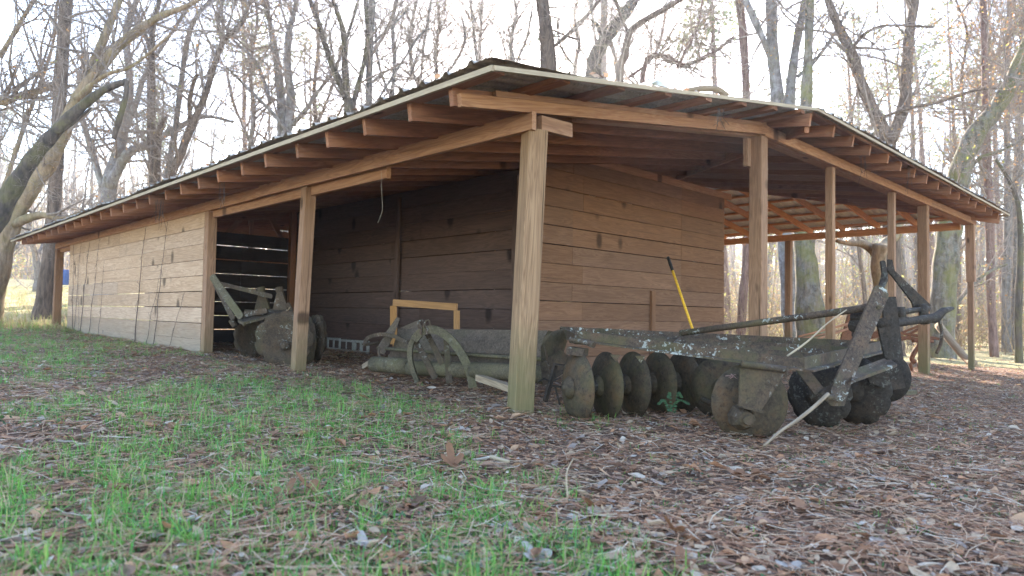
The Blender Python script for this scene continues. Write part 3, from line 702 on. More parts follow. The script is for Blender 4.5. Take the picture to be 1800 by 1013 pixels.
stick('fallen_log', [P(1650, 572, 15.5), P(1672, 600, 15.0), P(1700, 632, 14.5), P(1712, 638, 14.0)], (.09, .07), 'driftwood', 'fallen log leaning down to the sunlit grass between the two rightmost posts', 'log')
a = P(920, 800, 3); 
stick('twig', [P(998, 875, 2.28)-(0, 0, 0), P(996, 832, 2.34), P(1008, 806, 2.4)], (.0035, .002), 'fascia', 'thin white bent twig standing up from the leaves in the foreground', 'twig', 5)
stick('twig', [P(862, 803, 3.0), P(895, 812, 2.95)], (.01, .008), 'fascia', 'short pale stick lying in the leaves in front of the corner post', 'twig', 6)
# hanging strings and dry vines
stick('hanging_string', [P(670, 300, 5.6), P(671, 340, 5.62), P(672, 370, 5.62), P(664, 392, 5.6)], (.0013, .001), 'fascia', 'thin pale string hanging from the porch beam before the dark wall', 'string', 4)
vb = M['driftwood']
vm = bark('vine_bark', (.07, .05, .04), (.15, .12, .1), 3)
def wall_y(px):   # y on the left wall plane seen at a pixel column
    t = (px-900)/F_PX; return XL*(.715-.699*t)/(.699+.715*t)
for i, (px0, px1, zt, rr) in enumerate(((135, 138, 1.9, .010), (148, 141, 1.9, .008), (163, 152, 1.88, .012), (180, 168, 1.9, .009), (190, 186, 1.5, .006), (262, 249, 1.9, .013), (300, 284, 1.9, .010), (291, 270, 1.2, .007), (335, 312, .9, .006), (143, 150, 1.6, .006))):
    ya, yb = wall_y(px0), wall_y(px1); g0 = G(XL-.1, yb); pts = []
    for k in range(9):
        f = k/8; pts.append(v3(XL-.075-random.uniform(0, .012), yb+(ya-yb)*f+random.uniform(-.03, .03), g0+(zt-g0)*f))
    q = MB(); q.tube(sm_path(pts, 3), list(np.linspace(rr*.6, rr*.22, 25)), 5)
    for _ in range(10):
        f = random.uniform(.35, 1); p0 = pts[int(f*8)]; d = v3(-.01, random.uniform(-.12, .12), random.uniform(-.15, .1)); q.tube([p0, p0+d*.5+(-.004, 0, 0), p0+d], rr*.2, 3, False)
    o = q.build('dry_vine', vm, None, True)
    tag(o, ('leftmost dry vine on the plank wall', 'dry vine climbing second from the left end of the plank wall', 'thick dry vine third from the left end of the plank wall', 'dry vine fourth from the left end of the plank wall, leaning right', 'thin dry vine ending halfway up the left plank wall', 'thickest dry vine up the middle of the left plank wall with a dark tangle', 'dry vine up the left plank wall nearest the doorway post', 'thin dry vine just left of the tall one nearest the doorway', 'short dry vine low on the wall beside the doorway post', 'dry vine climbing the left end of the plank wall')[i], 'vine', 'dry vines on the left plank wall')
# wispy roots hanging from the eaves
for i, (px, py, Z, L) in enumerate(((390, 318, 6.9, .3), (283, 350, 8.2, .35), (277, 352, 8.2, .25), (1266, 190, 5.6, .18), (1515, 250, 8.2, .3), (1517, 270, 8.4, .4), (1600, 290, 9, .35))):
    q = MB()
    for _ in range(5):
        p0 = P(px+random.uniform(-6, 6), py, Z); q.tube([p0, p0+(random.uniform(-.02, .02), random.uniform(-.02, .02), -L*.5), p0+(random.uniform(-.05, .05), random.uniform(-.05, .05), -L*random.uniform(.6, 1.1))], .0025, 3, False)
    tag(q.build('hanging_roots', vm), ('wisp of dry roots hanging from the left eave above the doorway', 'wisp of dry roots hanging from the left eave over the plank wall', 'smaller wisp of roots just left of the one over the plank wall', 'wisp of dry roots under the front roof edge near the second post', 'wisp of dry roots hanging from the right eave above the second slim post', 'longer wisp of roots beside the one above the second slim post', 'wisp of dry roots hanging low from the right eave near its end')[i], 'roots', 'dry roots hanging from the eaves')
# things on the roof
q = MB(); q.board(P(1128, 151, 7.2), P(1150, 141, 7.4), .2, .012); q.board(P(1150, 141, 7.4), P(1161, 152, 7.3), .2, .012); tag(q.build('metal_scrap', 'sheet'), 'bent piece of metal flashing standing up on the front roof edge', 'scrap')
stick('roof_branch', [P(1203, 161, 7.6), P(1235, 156, 7.7), P(1262, 158, 7.8), P(1278, 170, 7.8)], (.03, .04), 'driftwood', 'mossy branch lying on the roof just behind its front edge', 'branch')
# blue object far left
b = MB(); b.lathe(P(113, 485, 34)-(0, 0, .55), (0, 0, 1), [(.1, 0), (.1, .26), (.13, .28), (.8, .28), (.85, .26), (.85, 0)], 16); tag(b.build('barrel', 'blue', None, True), 'blue drum standing far off behind the left end post', 'drum')
# ------------------------------------------------------------------ trees
class Poly:
    """collects polylines and meshes them as tapered tubes with numpy"""
    def __init__(s): s.d = {}
    def add(s, pts, rad, sides): s.d.setdefault((len(pts), sides), []).append((pts, rad))
    def mesh(s, name, mat, parent=None):
        V = []; Q = []; o = 0
        for (m, n), lst in s.d.items():
            P_ = np.array([l[0] for l in lst], float); R = np.array([l[1] for l in lst], float); k = len(lst)
            T = np.empty_like(P_); T[:, 1:-1] = P_[:, 2:]-P_[:, :-2]; T[:, 0] = P_[:, 1]-P_[:, 0]; T[:, -1] = P_[:, -1]-P_[:, -2]
            T /= np.linalg.norm(T, axis=-1, keepdims=True)+1e-9
            ref = np.where(np.abs(T[:, :1, 2:3]) > .8, np.array([1., .1, 0]), np.array([0.1, 0, 1.]))+np.zeros_like(T)
            A = np.cross(T, ref); A /= np.linalg.norm(A, axis=-1, keepdims=True)+1e-9; B = np.cross(T, A)
            an = np.arange(n)*2*np.pi/n
            ring = A[:, :, None]*np.cos(an)[None, None, :, None]+B[:, :, None]*np.sin(an)[None, None, :, None]
            v = P_[:, :, None]+ring*R[:, :, None, None]; V.append(v.reshape(-1, 3))
            idx = (np.arange(k*m*n)+o).reshape(k, m, n); nx = np.roll(idx, -1, axis=2)
            Q.append(np.stack([idx[:, :-1], nx[:, :-1], nx[:, 1:], idx[:, 1:]], -1).reshape(-1, 4)); o += k*m*n
        return np_mesh(name, np.concatenate(V), np.concatenate(Q), mat, parent=parent, smooth=True)
def rdir():
    v = RNG.normal(size=3); return v/np.linalg.norm(v)
def limb(p, d, L, r, m, wob=.18, lift=.12, r1=.25):
    pts = [np.array(p, float)]; d = np.array(d, float); d /= np.linalg.norm(d)
    for i in range(m-1):
        d = d+rdir()*wob+np.array((0, 0, lift)); d /= np.linalg.norm(d); pts.append(pts[-1]+d*L/(m-1))
    return np.array(pts), np.linspace(r, r*r1, m)
def grow(pc, p, d, L, r, lvl, dens=1., wob=.2, ends=None):
    m = (7, 6, 5, 4, 3)[min(lvl, 4)]; sides = (8, 6, 4, 3, 3)[min(lvl, 4)]
    pts, rad = limb(p, d, L, r, m, wob, .05 if lvl < 2 else .02, .22); pc.add(pts, rad, sides)
    if ends is not None and lvl >= 2: ends.append(pts[-1]); 
    if lvl >= 4 or r < .0035: return
    n = max(1, int(round((6, 6, 5, 4)[lvl]*dens)))
    for _ in range(n):
        f = random.uniform(.2, 1)*(m-1); i = min(int(f), m-2); q = pts[i]+(pts[i+1]-pts[i])*(f-i)
        t = pts[i+1]-pts[i]; t /= np.linalg.norm(t); nd = t*random.uniform(.5, 1.)+rdir()*.95
        grow(pc, q, nd, L*random.uniform(.38, .68), max(.0038, rad[i]*random.uniform(.35, .6)), lvl+1, dens, wob, ends)
def leaves_at(name, pts, size, mat, parent, k=3, spread=.25):
    n = len(pts)*k; c = np.repeat(np.array(pts), k, 0)+RNG.normal(0, spread, (n, 3))
    a = RNG.normal(size=(n, 3)); a /= np.linalg.norm(a, axis=1, keepdims=True); b = np.cross(a, RNG.normal(size=(n, 3))); b /= np.linalg.norm(b, axis=1, keepdims=True)
    s = size*RNG.uniform(.6, 1.3, (n, 1)); v = np.stack([c-a*s, c+b*s*.5, c+a*s, c-b*s*.5], 1).reshape(-1, 3)
    return np_mesh(name, v, np.arange(n*4).reshape(n, 4), mat, np.repeat(RNG.random(n), 4), parent)
BK = {
 'grey': bark('grey_bark', (.07, .055, .045), (.21, .175, .155), 1., .35),
 'brown': bark('brown_bark', (.065, .045, .032), (.20, .14, .105), 1.2),
 'mossy': bark('mossy_bark', (.055, .042, .03), (.19, .145, .10), 1., .5, .55),
 'pale': bark('pale_blotched_bark', (.09, .075, .07), (.24, .21, .2), .8, .8, .25, (.42, .42, .43)),
 'pine': bark('pine_bark', (.10, .055, .042), (.25, .155, .13), 1.6),
 'dark': bark('dark_bark', (.04, .03, .025), (.12, .09, .07), 1.2, .0, .3),
 'tan': bark('tan_bark', (.14, .09, .05), (.36, .25, .15), 1., .2, .3),
 'twig': bark('twig_bark', (.15, .115, .095), (.34, .27, .22), 1.)}
LF = leafmat('dry_tree_leaves', [(0, (.38, .18, .07)), (.4, (.5, .28, .12)), (.7, (.45, .33, .1)), (.9, (.3, .34, .06))], .5)
LG = leafmat('fresh_yellow_leaves', [(0, (.30, .36, .05)), (.5, (.42, .42, .08)), (.8, (.5, .36, .1))], .5)
NF = leafmat('pine_needles_green', [(0, (.12, .17, .07)), (.5, (.16, .21, .08)), (.8, (.22, .25, .11))], .5)
def traced(label, Z, limbs, bk='grey', dens=1., leaf=0, depth_drift=.06, base=None, name='bare_tree', reach=1.5, twig='twig', lvl=1):
    """limbs: list of [(px,py,width_px),...]; the first starts at the foot"""
    first = limbs[0][0]; p0 = P(first[0], first[1], Z); gz = G(p0[0], p0[1])
    root = empty(name, (p0[0], p0[1], gz), label, 'tree')
    tr = MB(); pc = Poly(); ends = []
    for li, lm in enumerate(limbs):
        zz = Z; drift = random.uniform(-depth_drift, depth_drift); pts = []; rad = []
        for i, (px, py, wd) in enumerate(lm):
            zz = Z*(1+drift*(i/(max(1, len(lm)-1)))*(1 if li else .5))
            pts.append(P(px, py, zz)); rad.append(wd*.5*zz/F_PX)
        if li == 0:
            if pts[0][2] > gz: pts = [v3(pts[0][0], pts[0][1], gz-.1), v3(pts[0][0], pts[0][1], gz+.25)]+pts[0:] if pts[0][2] > gz+.5 else [v3(pts[0][0], pts[0][1], gz-.1)]+pts; rad = [rad[0]*1.5, rad[0]*1.2]+rad if len(rad)+2 == len(pts) else [rad[0]*1.35]+rad
        broken = len(lm[-1]) == 3 and lm[-1][2] < 0
        # continue beyond the traced part
        d = pts[-1]-pts[-2]; d /= np.linalg.norm(d)
        if lm[-1][1] < 12 or lm[-1][0] < 5 or lm[-1][0] > 1795:
            e, er = limb(pts[-1], d, 3.5, abs(rad[-1]), 5, .12, .1, .3); pts += list(e[1:]); rad += list(er[1:])
        sp = sm_path(pts, 4); rr = np.interp(np.linspace(0, len(rad)-1, len(sp)), np.arange(len(rad)), np.abs(rad))
        tr.tube(sp, list(rr*(1+.07*np.sin(np.arange(len(sp))*1.7+li))), 12 if rr[0] > .08 else 8)
        Ltot = sum(np.linalg.norm(sp[i+1]-sp[i]) for i in range(len(sp)-1))
        nb = int(Ltot*2.9*dens)
        for _ in range(nb):
            f = random.uniform(.12, 1)*(len(sp)-1); i = min(int(f), len(sp)-2); q = sp[i]+(sp[i+1]-sp[i])*(f-i)
            if q[2] < 2.6 and li == 0: continue
            if q[2] < 1.2: continue
            t = sp[i+1]-sp[i]; t = t/np.linalg.norm(t); nd = t*.55+rdir()+v3(0, 0, .15)
            L = reach*random.uniform(.5, 1.6); grow(pc, q, nd, L, min(rr[i]*.45, L*.016+.004), lvl, .85, .22, ends)
    tr.build('trunk', BK[bk], root, True)
    if pc.d: pc.mesh('crown', BK[twig], root)
    if leaf and ends:
        sel = [e for e in ends if random.random() < leaf]
        if sel: leaves_at('leaves', sel[::3], .035, LF, root, 2, .12)
    return root
traced('tall straight slim brown trunk rising just left of the shed end post', 18, [[(75, 560, 34), (82, 500, 27), (93, 400, 23), (100, 260, 22), (108, 120, 21), (117, 0, 20)]], 'brown', .8)
traced('leaning forked tan tree at the far left edge with moss on its limbs', 16, [[(-25, 560, 48), (-8, 480, 42), (14, 400, 36), (52, 330, 32), (85, 285, 30), (115, 220, 26), (150, 155, 22), (205, 85, 17), (270, 35, 12), (330, 10, 8)],
        [(110, 225, 16), (140, 170, 16), (165, 110, 15), (190, 50, 13), (210, 0, 11)], [(20, 395, 22), (70, 378, 11), (110, 385, 9), (150, 370, 6)], [(135, 175, 12), (160, 150, 9), (190, 130, 7), (235, 115, 5), (300, 60, 4)]], 'tan', 1.3, .1)
traced('dark splintered limb arching right, broken off at its drooping tip, at the left edge', 13.5, [[(-70, 560, 46), (-40, 440, 42), (-5, 378, 38), (30, 320, 28), (60, 275, 24), (90, 240, 22), (135, 195, 18), (180, 160, 13), (224, 142, 9)],
        [(224, 142, 8), (220, 175, 9), (208, 215, 11), (200, 245, 7)], [(100, 235, 9), (130, 215, 6), (160, 190, 4)]], 'dark', .5, 0, .02, reach=.8)
traced('pale limb reaching in level from the left edge above the splintered one', 20, [[(-60, 600, 26), (-50, 400, 24), (-20, 200, 20), (10, 178, 13), (50, 165, 13), (100, 150, 11)], [(0, 100, 9), (30, 50, 8), (60, 0, 7)], [(0, 350, 8), (40, 230, 7), (90, 90, 5), (100, 10, 4)]], 'tan', 1.6, .1, reach=2)
traced('pale grey forked tree behind the left half of the roof', 26, [[(185, 470, 34), (190, 380, 30), (196, 310, 24), (215, 240, 17), (228, 150, 13), (222, 60, 11), (240, 0, 9)], [(192, 330, 20), (225, 270, 16), (262, 255, 13), (310, 225, 9), (360, 205, 7), (410, 215, 4)],
        [(190, 360, 14), (160, 260, 11), (140, 180, 9), (150, 90, 7)], [(215, 240, 12), (240, 180, 10), (255, 130, 8), (300, 60, 6), (340, 0, 5)]], 'pale', 1.4, .12, reach=2.2)
traced('brown straight double trunk with a broken stub behind the left half of the roof', 22, [[(275, 420, 20), (272, 330, 17), (266, 240, 14), (266, 120, 13), (268, 60, 9), (280, 0, 7)], [(276, 330, 13), (277, 260, 12), (283, 220, 9), (290, 207, 6)], [(266, 95, 8), (255, 60, 6), (240, 20, 5)]], 'brown', 1.2, .1, reach=1.6)
traced('slim grey curving trunk between the brown double trunk and the leaning brown one', 24, [[(290, 430, 14), (295, 310, 12), (308, 230, 10), (318, 150, 9), (330, 70, 9), (345, 30, 7), (370, 0, 6)]], 'grey', 1.2, .1)
traced('purplish brown forked trunk leaning right over the left roof slope', 21, [[(270, 440, 18), (296, 325, 15), (318, 270, 14), (338, 220, 13), (360, 170, 11), (378, 110, 10), (395, 70, 9), (425, 40, 8), (440, 0, 6)],
        [(336, 222, 9), (333, 180, 8), (342, 140, 7), (348, 132, 5)], [(342, 140, 4), (320, 122, 4), (290, 108, 3), (265, 90, 2)], [(382, 95, 5), (395, 65, 5), (385, 45, 4), (388, 5, 4)]], 'brown', 1.1, .05, reach=2)
traced('vine wrapped grey double tree speckled with pale leaves, behind the roof left of centre', 25, [[(495, 430, 22), (495, 270, 18), (496, 200, 17), (488, 120, 14), (478, 60, 10), (470, 20, 8), (462, 0, 6)], [(500, 260, 18), (512, 180, 16), (505, 120, 14), (508, 60, 12), (515, 30, 9), (522, 0, 6)],
        [(476, 180, 7), (450, 110, 7), (410, 70, 5), (380, 20, 4)], [(515, 220, 8), (540, 190, 8), (560, 160, 6), (583, 132, 5)], [(520, 250, 7), (480, 200, 6), (430, 150, 5), (400, 120, 3)]], 'pale', 1.3, .5, reach=1.8)
traced('dark three stemmed tree fanning out in a V above the roof', 23, [[(615, 400, 20), (614, 200, 18), (608, 170, 14), (590, 130, 12), (575, 90, 10), (560, 40, 9), (545, 0, 8)], [(612, 190, 14), (607, 130, 12), (604, 60, 10), (592, 20, 8), (585, 0, 7)],
        [(616, 200, 10), (630, 150, 9), (645, 80, 8), (643, 0, 8)], [(605, 80, 6), (620, 35, 6), (630, 0, 5)]], 'dark', 1.2, .05)
traced('straight grey trunk immediately right of the dark V shaped tree', 24, [[(648, 400, 15), (648, 200, 13), (650, 100, 12), (654, 0, 12)], [(652, 80, 5), (690, 45, 4), (720, 15, 3)], [(655, 190, 4), (700, 120, 5), (740, 60, 4), (760, 50, 3)]], 'grey', 1.2, .05, reach=2.2)
traced('small grey tree with fine branches, third from the roof peak on its left', 32, [[(740, 400, 10), (738, 170, 8), (725, 130, 8), (722, 60, 6), (732, 0, 5)], [(738, 160, 5), (745, 80, 5), (758, 0, 4)]], 'grey', 2.1, .15, reach=2.2)
traced('small grey tree with upright twigs just left of the roof peak', 34, [[(770, 400, 10), (768, 150, 8), (765, 100, 7), (772, 40, 5), (768, 0, 4)], [(770, 145, 5), (800, 110, 5), (818, 70, 4), (812, 30, 3)]], 'grey', 2.1, .15, reach=2.2)
traced('slim grey tree directly above the roof peak', 36, [[(845, 400, 10), (843, 110, 7), (845, 60, 6), (848, 0, 5)]], 'grey', 2.1, .1, reach=2.4)
traced('stout dark straight trunk standing against the sun just right of the roof peak', 24, [[(966, 400, 36), (964, 120, 28), (960, 60, 24), (953, 0, 21)], [(970, 85, 6), (1000, 60, 8), (1025, 35, 8), (1050, 5, 7)], [(965, 50, 3), (1000, 65, 4), (1020, 70, 3)]], 'brown', .8, .05)
traced('thick dark trunk leaning right with a stub, above the front of the roof', 25, [[(1030, 420, 40), (1042, 135, 26), (1055, 85, 24), (1078, 50, 23), (1105, 15, 19), (1115, 0, 17)], [(1056, 66, 8), (1050, 45, 6), (1040, 36, 4)], [(1080, 45, 8), (1095, 30, 7), (1080, 0, 6)]], 'dark', 1., .05)
traced('slim brown trunk bending sharply right above the front of the roof', 23, [[(1085, 400, 16), (1089, 140, 14), (1098, 100, 14), (1106, 60, 12), (1130, 38, 11), (1165, 18, 10), (1195, 0, 9)], [(1105, 58, 6), (1092, 30, 5), (1082, 0, 5)]], 'brown', 1., .1)
traced('pale straight trunk behind the thick leaning dark one', 34, [[(1062, 420, 16), (1060, 130, 13), (1062, 0, 12)], [(1085, 130, 8), (1078, 90, 8), (1070, 60, 6)]], 'grey', 1.4, .1, reach=2)
traced('wavy brown tree with long crossing limbs right of the front roof', 27, [[(1130, 420, 14), (1130, 130, 9), (1170, 100, 8), (1200, 115, 8), (1250, 95, 7), (1290, 65, 5)], [(1190, 120, 6), (1210, 80, 6), (1228, 40, 5), (1235, 0, 4)], [(1100, 140, 5), (1140, 110, 5), (1160, 75, 5), (1170, 20, 4)]], 'pine', 1.9, .3, reach=2.2)
traced('reddish straight pine trunk seen past the wall corner and above the roof', 23, [[(1301, 605, 18), (1306, 520, 15), (1313, 420, 13), (1312, 180, 13), (1306, 60, 14), (1300, 0, 14)]], 'pine', .6, .1, name='pine_tree')
traced('massive mottled trunk seen low between the porch posts, forking above the roof', 20.5, [[(1402, 640, 34), (1388, 560, 27), (1383, 470, 25), (1372, 330, 26), (1366, 170, 22), (1358, 90, 20), (1355, 0, 18)], [(1385, 300, 16), (1388, 180, 18), (1395, 110, 15), (1405, 50, 14), (1415, 0, 12)], [(1402, 135, 7), (1430, 110, 7), (1460, 70, 6), (1490, 20, 5)], [(1310, 0, 12), (1335, 55, 12), (1352, 100, 8), (1365, 160, 6)]], 'pale', 1.3, .3)
traced('broad mossy trunk right behind the lone orange post of the far side', 19, [[(1432, 645, 64), (1424, 560, 50), (1418, 470, 36), (1414, 420, 32), (1412, 300, 28), (1420, 120, 16), (1424, 0, 14)]], 'mossy', .8, .2)
traced('knobbly tan trunk with mossy side limbs, behind the hitch of the large harrow', 15.5, [[(1560, 600, 32), (1552, 520, 27), (1544, 470, 24), (1548, 430, 26)], [(1546, 450, 22), (1520, 430, 14), (1490, 428, 8), (1470, 424, 5)], [(1548, 440, 26), (1560, 425, 18), (1580, 400, 14), (1560, 300, 14), (1545, 250, 13)]], 'tan', .4, .1)
traced('double trunk forming a V with dead brown leaves above the right roof edge', 19, [[(1570, 560, 30), (1562, 300, 28), (1558, 245, 26), (1540, 205, 20), (1515, 150, 18), (1500, 100, 17), (1475, 50, 15), (1455, 0, 12)], [(1562, 250, 22), (1588, 190, 20), (1594, 120, 19), (1598, 60, 17), (1608, 0, 15)], [(1495, 90, 7), (1520, 60, 6), (1560, 45, 5), (1640, 48, 4)], [(1555, 205, 6), (1600, 190, 6), (1650, 180, 6), (1710, 160, 5), (1760, 155, 3)]], 'brown', 1.7, .5)
traced('great leaning trunk patched with bark and dry leaves at the right edge', 18.5, [[(1650, 650, 56), (1655, 560, 42), (1662, 470, 40), (1670, 400, 38), (1688, 300, 34), (1715, 235, 32), (1745, 200, 28), (1775, 150, 25), (1800, 95, 24)], [(1665, 560, 7), (1700, 510, 7), (1735, 480, 5), (1770, 465, 3)], [(1690, 320, 6), (1720, 280, 7), (1760, 265, 5), (1800, 245, 4)]], 'mossy', 1.2, .4)
traced('slender pinkish pine trunk standing right of the end post', 20, [[(1748, 628, 14), (1742, 520, 13), (1740, 400, 14), (1735, 280, 13), (1732, 150, 11), (1728, 0, 10)]], 'pine', .8, .3, name='pine_tree')
traced('dark slim trunk at the right edge of the view', 17, [[(1792, 655, 13), (1790, 560, 12), (1794, 400, 9), (1780, 330, 7), (1750, 280, 5)]], 'dark', .8, .2)
traced('grey paired trunk between the end post and the right edge', 24, [[(1770, 640, 16), (1768, 520, 14), (1772, 380, 12), (1770, 200, 9), (1775, 0, 8)], [(1782, 600, 10), (1785, 450, 9), (1792, 200, 7)]], 'grey', 1., .4)
traced('thin upright saplings of one clump behind the right roof slope', 22, [[(1640, 600, 8), (1700, 240, 8), (1740, 120, 5), (1790, 40, 4)], [(1700, 240, 6), (1690, 140, 5), (1700, 60, 4), (1680, 0, 3)], [(1700, 250, 6), (1765, 170, 5), (1800, 130, 4)]], 'brown', 2.6, .6, reach=1.5)
traced('crooked bare tree out in the sunlit field at the left', 34, [[(68, 490, 14), (64, 455, 11), (55, 420, 8), (48, 380, 6)], [(66, 450, 8), (80, 420, 6), (90, 380, 5)], [(10, 480, 10), (14, 450, 8), (35, 430, 5)]], 'grey', 2., .1, reach=2)

traced('slender bare tree between the vine wrapped tree and the dark V shaped one', 30, [[(560, 420, 11), (558, 260, 9), (552, 160, 7), (560, 80, 6), (556, 0, 5)], [(557, 220, 6), (585, 150, 5), (600, 80, 4)]], 'brown', 1.8, .05, reach=2.2)
traced('slender bare tree just right of the straight grey trunk left of the roof peak', 29, [[(690, 400, 11), (688, 200, 9), (694, 110, 7), (690, 50, 6), (698, 0, 5)], [(690, 180, 5), (665, 110, 5), (660, 40, 4)]], 'grey', 1.8, .05, reach=2.2)
traced('small many branched tree between the roof peak and the stout dark trunk', 33, [[(905, 400, 10), (903, 130, 8), (898, 80, 7), (908, 30, 5), (905, 0, 4)], [(903, 120, 5), (925, 70, 4), (935, 20, 4)]], 'grey', 1.8, .05, reach=2.2)
traced('small many branched tree just right of the stout dark trunk by the sun', 31, [[(1012, 420, 10), (1010, 140, 8), (1018, 80, 7), (1010, 30, 5), (1015, 0, 4)], [(1012, 120, 5), (985, 80, 4), (980, 30, 4)]], 'brown', 1.8, .05, reach=2.2)
traced('slim bare tree between the leaning brown trunk and the vine wrapped tree', 28, [[(440, 440, 11), (438, 290, 9), (446, 200, 8), (440, 120, 7), (452, 40, 5), (448, 0, 4)], [(440, 250, 6), (410, 180, 5), (398, 120, 4)]], 'pale', 1.8, .1, reach=2.2)
# background forest: a few kinds, copied
def proto(kind, H, r, bk, dens, crown0, leaf=None, straight=.05):
    tr = MB(); pc = Poly(); ends = []
    pts, rad = limb((0, 0, -.2), (random.uniform(-.05, .05), random.uniform(-.05, .05), 1), H, r, 11, straight, .05, .22)
    tr.tube(sm_path(pts, 2), list(np.interp(np.linspace(0, 10, 21), np.arange(11), rad)), 8)
    if kind != 'pine':
        for _ in range(int(21*dens)):
            f = random.uniform(crown0, .98)*10; i = min(int(f), 9); q = pts[i]+(pts[i+1]-pts[i])*(f-i)
            grow(pc, q, rdir()*v3(1, 1, .5)+v3(0, 0, .75), H*.25*random.uniform(.5, 1.2)*(1.25-f/12), rad[i]*.5, 1, .9, .2, ends)
    else:
        for _ in range(30):
            f = random.uniform(crown0, .99)*10; i = min(int(f), 9); q = pts[i]+(pts[i+1]-pts[i])*(f-i)
            p_, r_ = limb(q, rdir()*v3(1, 1, .3)+v3(0, 0, .2), H*.13*random.uniform(.5, 1.1), .035, 5, .2, .06, .3); pc.add(p_, r_, 4)
            for a in np.linspace(.4, 1, 5): ends.append(p_[0]+(p_[-1]-p_[0])*a+rdir()*.2)
        for _ in range(8):
            f = random.uniform(.15, crown0)*10; i = min(int(f), 9); q = pts[i]
            p_, r_ = limb(q, rdir()*v3(1, 1, .2), random.uniform(.5, 1.6), .015, 4, .2, .0, .3); pc.add(p_, r_, 3)
    return tr, pc, ends
KIND = {}
def place_forest():
    specs = [('bare_tree', 'bare', 15, .17, 'grey', 1., .3, None), ('bare_tree', 'bare', 13, .11, 'brown', .9, .25, LF), ('bare_tree', 'bare', 17, .22, 'grey', 1.2, .35, None),
             ('sapling', 'bare', 8, .05, 'twig', 1.1, .12, LF), ('pine_tree', 'pine', 19, .17, 'pine', 1, .58, NF), ('pine_tree', 'pine', 16, .12, 'pine', 1, .5, NF), ('sapling', 'bare', 6.5, .04, 'tan', 1.2, .1, LG)]
    labels = {'bare_tree': ('bare tree of the woods behind the shed, one of many alike', 'bare trees of the woods'), 'sapling': ('thin leafless young tree among the woods behind the shed', 'saplings of the woods'), 'pine_tree': ('tall pine with a green needle crown high in the woods behind', 'pines of the woods')}
    kn = ('medium grey bare tree', 'slim brown leafy tree', 'stout wide crowned bare tree', 'thin brown leaved sapling', 'tall thick pine', 'slender shorter pine', 'small yellow green sapling')
    zn = ('in the woods at the far left', 'in the woods left of the roof peak', 'in the woods behind the front roof edge', 'in the woods behind the porch posts', 'in the woods at the far right')
    lab = lambda k, nm, t: kn[k]+' '+zn[0 if t < -.45 else 1 if t < 0 else 2 if t < .3 else 3 if t < .6 else 4]
    spots = []
    tries = 0
    while len(spots) < 180 and tries < 20000:
        tries += 1; Zc = 24+66*random.random()**1.25; X = random.uniform(-.86, .86)*Zc
        x = .715*X+.699*Zc; y = -.699*X+.715*Zc
        if x < 18 and y < 20: continue
        t = X/Zc
        if t < -.6 and Zc < 60 and random.random() < .93: continue       # the sunlit field
        if t < -.05 and t > -.6 and Zc < 34: continue
        if t < -.1 and random.random() < .3: continue
        if any((x-a)**2+(y-b_)**2 < 4 for a, b_, _ in spots): continue
        spots.append((x, y, t))
    made = {}
    for i, (x, y, t) in enumerate(spots):
        u = random.random()
        if t > .1: k = 0 if u < .17 else 1 if u < .36 else 2 if u < .44 else 3 if u < .60 else 4 if u < .74 else 5 if u < .9 else 6
        else: k = 0 if u < .3 else 1 if u < .5 else 2 if u < .68 else 3 if u < .86 else 4 if u < .95 else 6
        nm, kind, Hh, r, bk, dn, c0, lf = specs[k]; gz = G(x, y); sc = random.uniform(.8, 1.25); rz = random.uniform(0, 6.28)
        if k not in made:
            tr, pc, ends = proto(kind, Hh, r, bk, dn, c0, lf)
            root = empty(nm, (0, 0, 0), lab(k, nm, t), 'tree', labels[nm][1])
            ch = [tr.build('trunk', BK[bk], root, True)]
            if pc.d: ch.append(pc.mesh('crown', BK['twig' if kind != 'pine' else 'pine'], root))
            if lf is not None:
                if kind == 'pine': ch.append(leaves_at('needles', ends, .11, NF, root, 12, .26))
                else: ch.append(leaves_at('leaves', [e for e in ends if random.random() < .12], .042, lf, root, 2, .15))
            made[k] = (root, ch)
        else:
            r0, c0_ = made[k]; root = r0.copy(); COL.objects.link(root); root['label'] = lab(k, nm, t)
            for c in c0_:
                d = c.copy(); COL.objects.link(d); d.parent = root
        root.location = (x, y, gz); root.rotation_euler = (random.uniform(-.05, .05), random.uniform(-.05, .05), rz); root.scale = (sc,)*3
place_forest()

# distant wood and brush: uncountable mass
def mass(name, n, Z0, Z1, hmax, size, mat, tmin=-.95, tmax=.95, lowp=2., clump=1.):
    Z = RNG.uniform(Z0, Z1, n); cl = RNG.integers(0, max(1, n//60), n)
    nc = cl.max()+1; cz = RNG.uniform(Z0, Z1, nc); ct = RNG.uniform(tmin, tmax, nc); ch = hmax*RNG.random(nc)**lowp
    r = RNG.normal(size=(n, 3))*np.array([1.5, 1.5, .9])*clump
    X = ct[cl]*cz[cl]; x = .715*X+.699*cz[cl]+r[:, 0]; y = -.699*X+.715*cz[cl]+r[:, 1]
    z = ground(x, y)+np.abs(ch[cl]+r[:, 2])
    c = np.stack([x, y, z], 1); a = RNG.normal(size=(n, 3)); a /= np.linalg.norm(a, axis=1, keepdims=True); b = np.cross(a, RNG.normal(size=(n, 3))); b /= np.linalg.norm(b, axis=1, keepdims=True)
    s = size*RNG.uniform(.5, 1.4, (n, 1)); v = np.stack([c-a*s, c+b*s*.45, c+a*s, c-b*s*.45], 1).reshape(-1, 3)
    o = np_mesh(name, v, np.arange(n*4).reshape(n, 4), mat, np.repeat(RNG.random(n), 4)); o['kind'] = 'stuff'; return o
FARL = leafmat('distant_foliage', [(0, (.30, .25, .15)), (.3, (.22, .22, .09)), (.5, (.36, .29, .18)), (.7, (.14, .18, .08)), (.85, (.40, .34, .2))], .45)
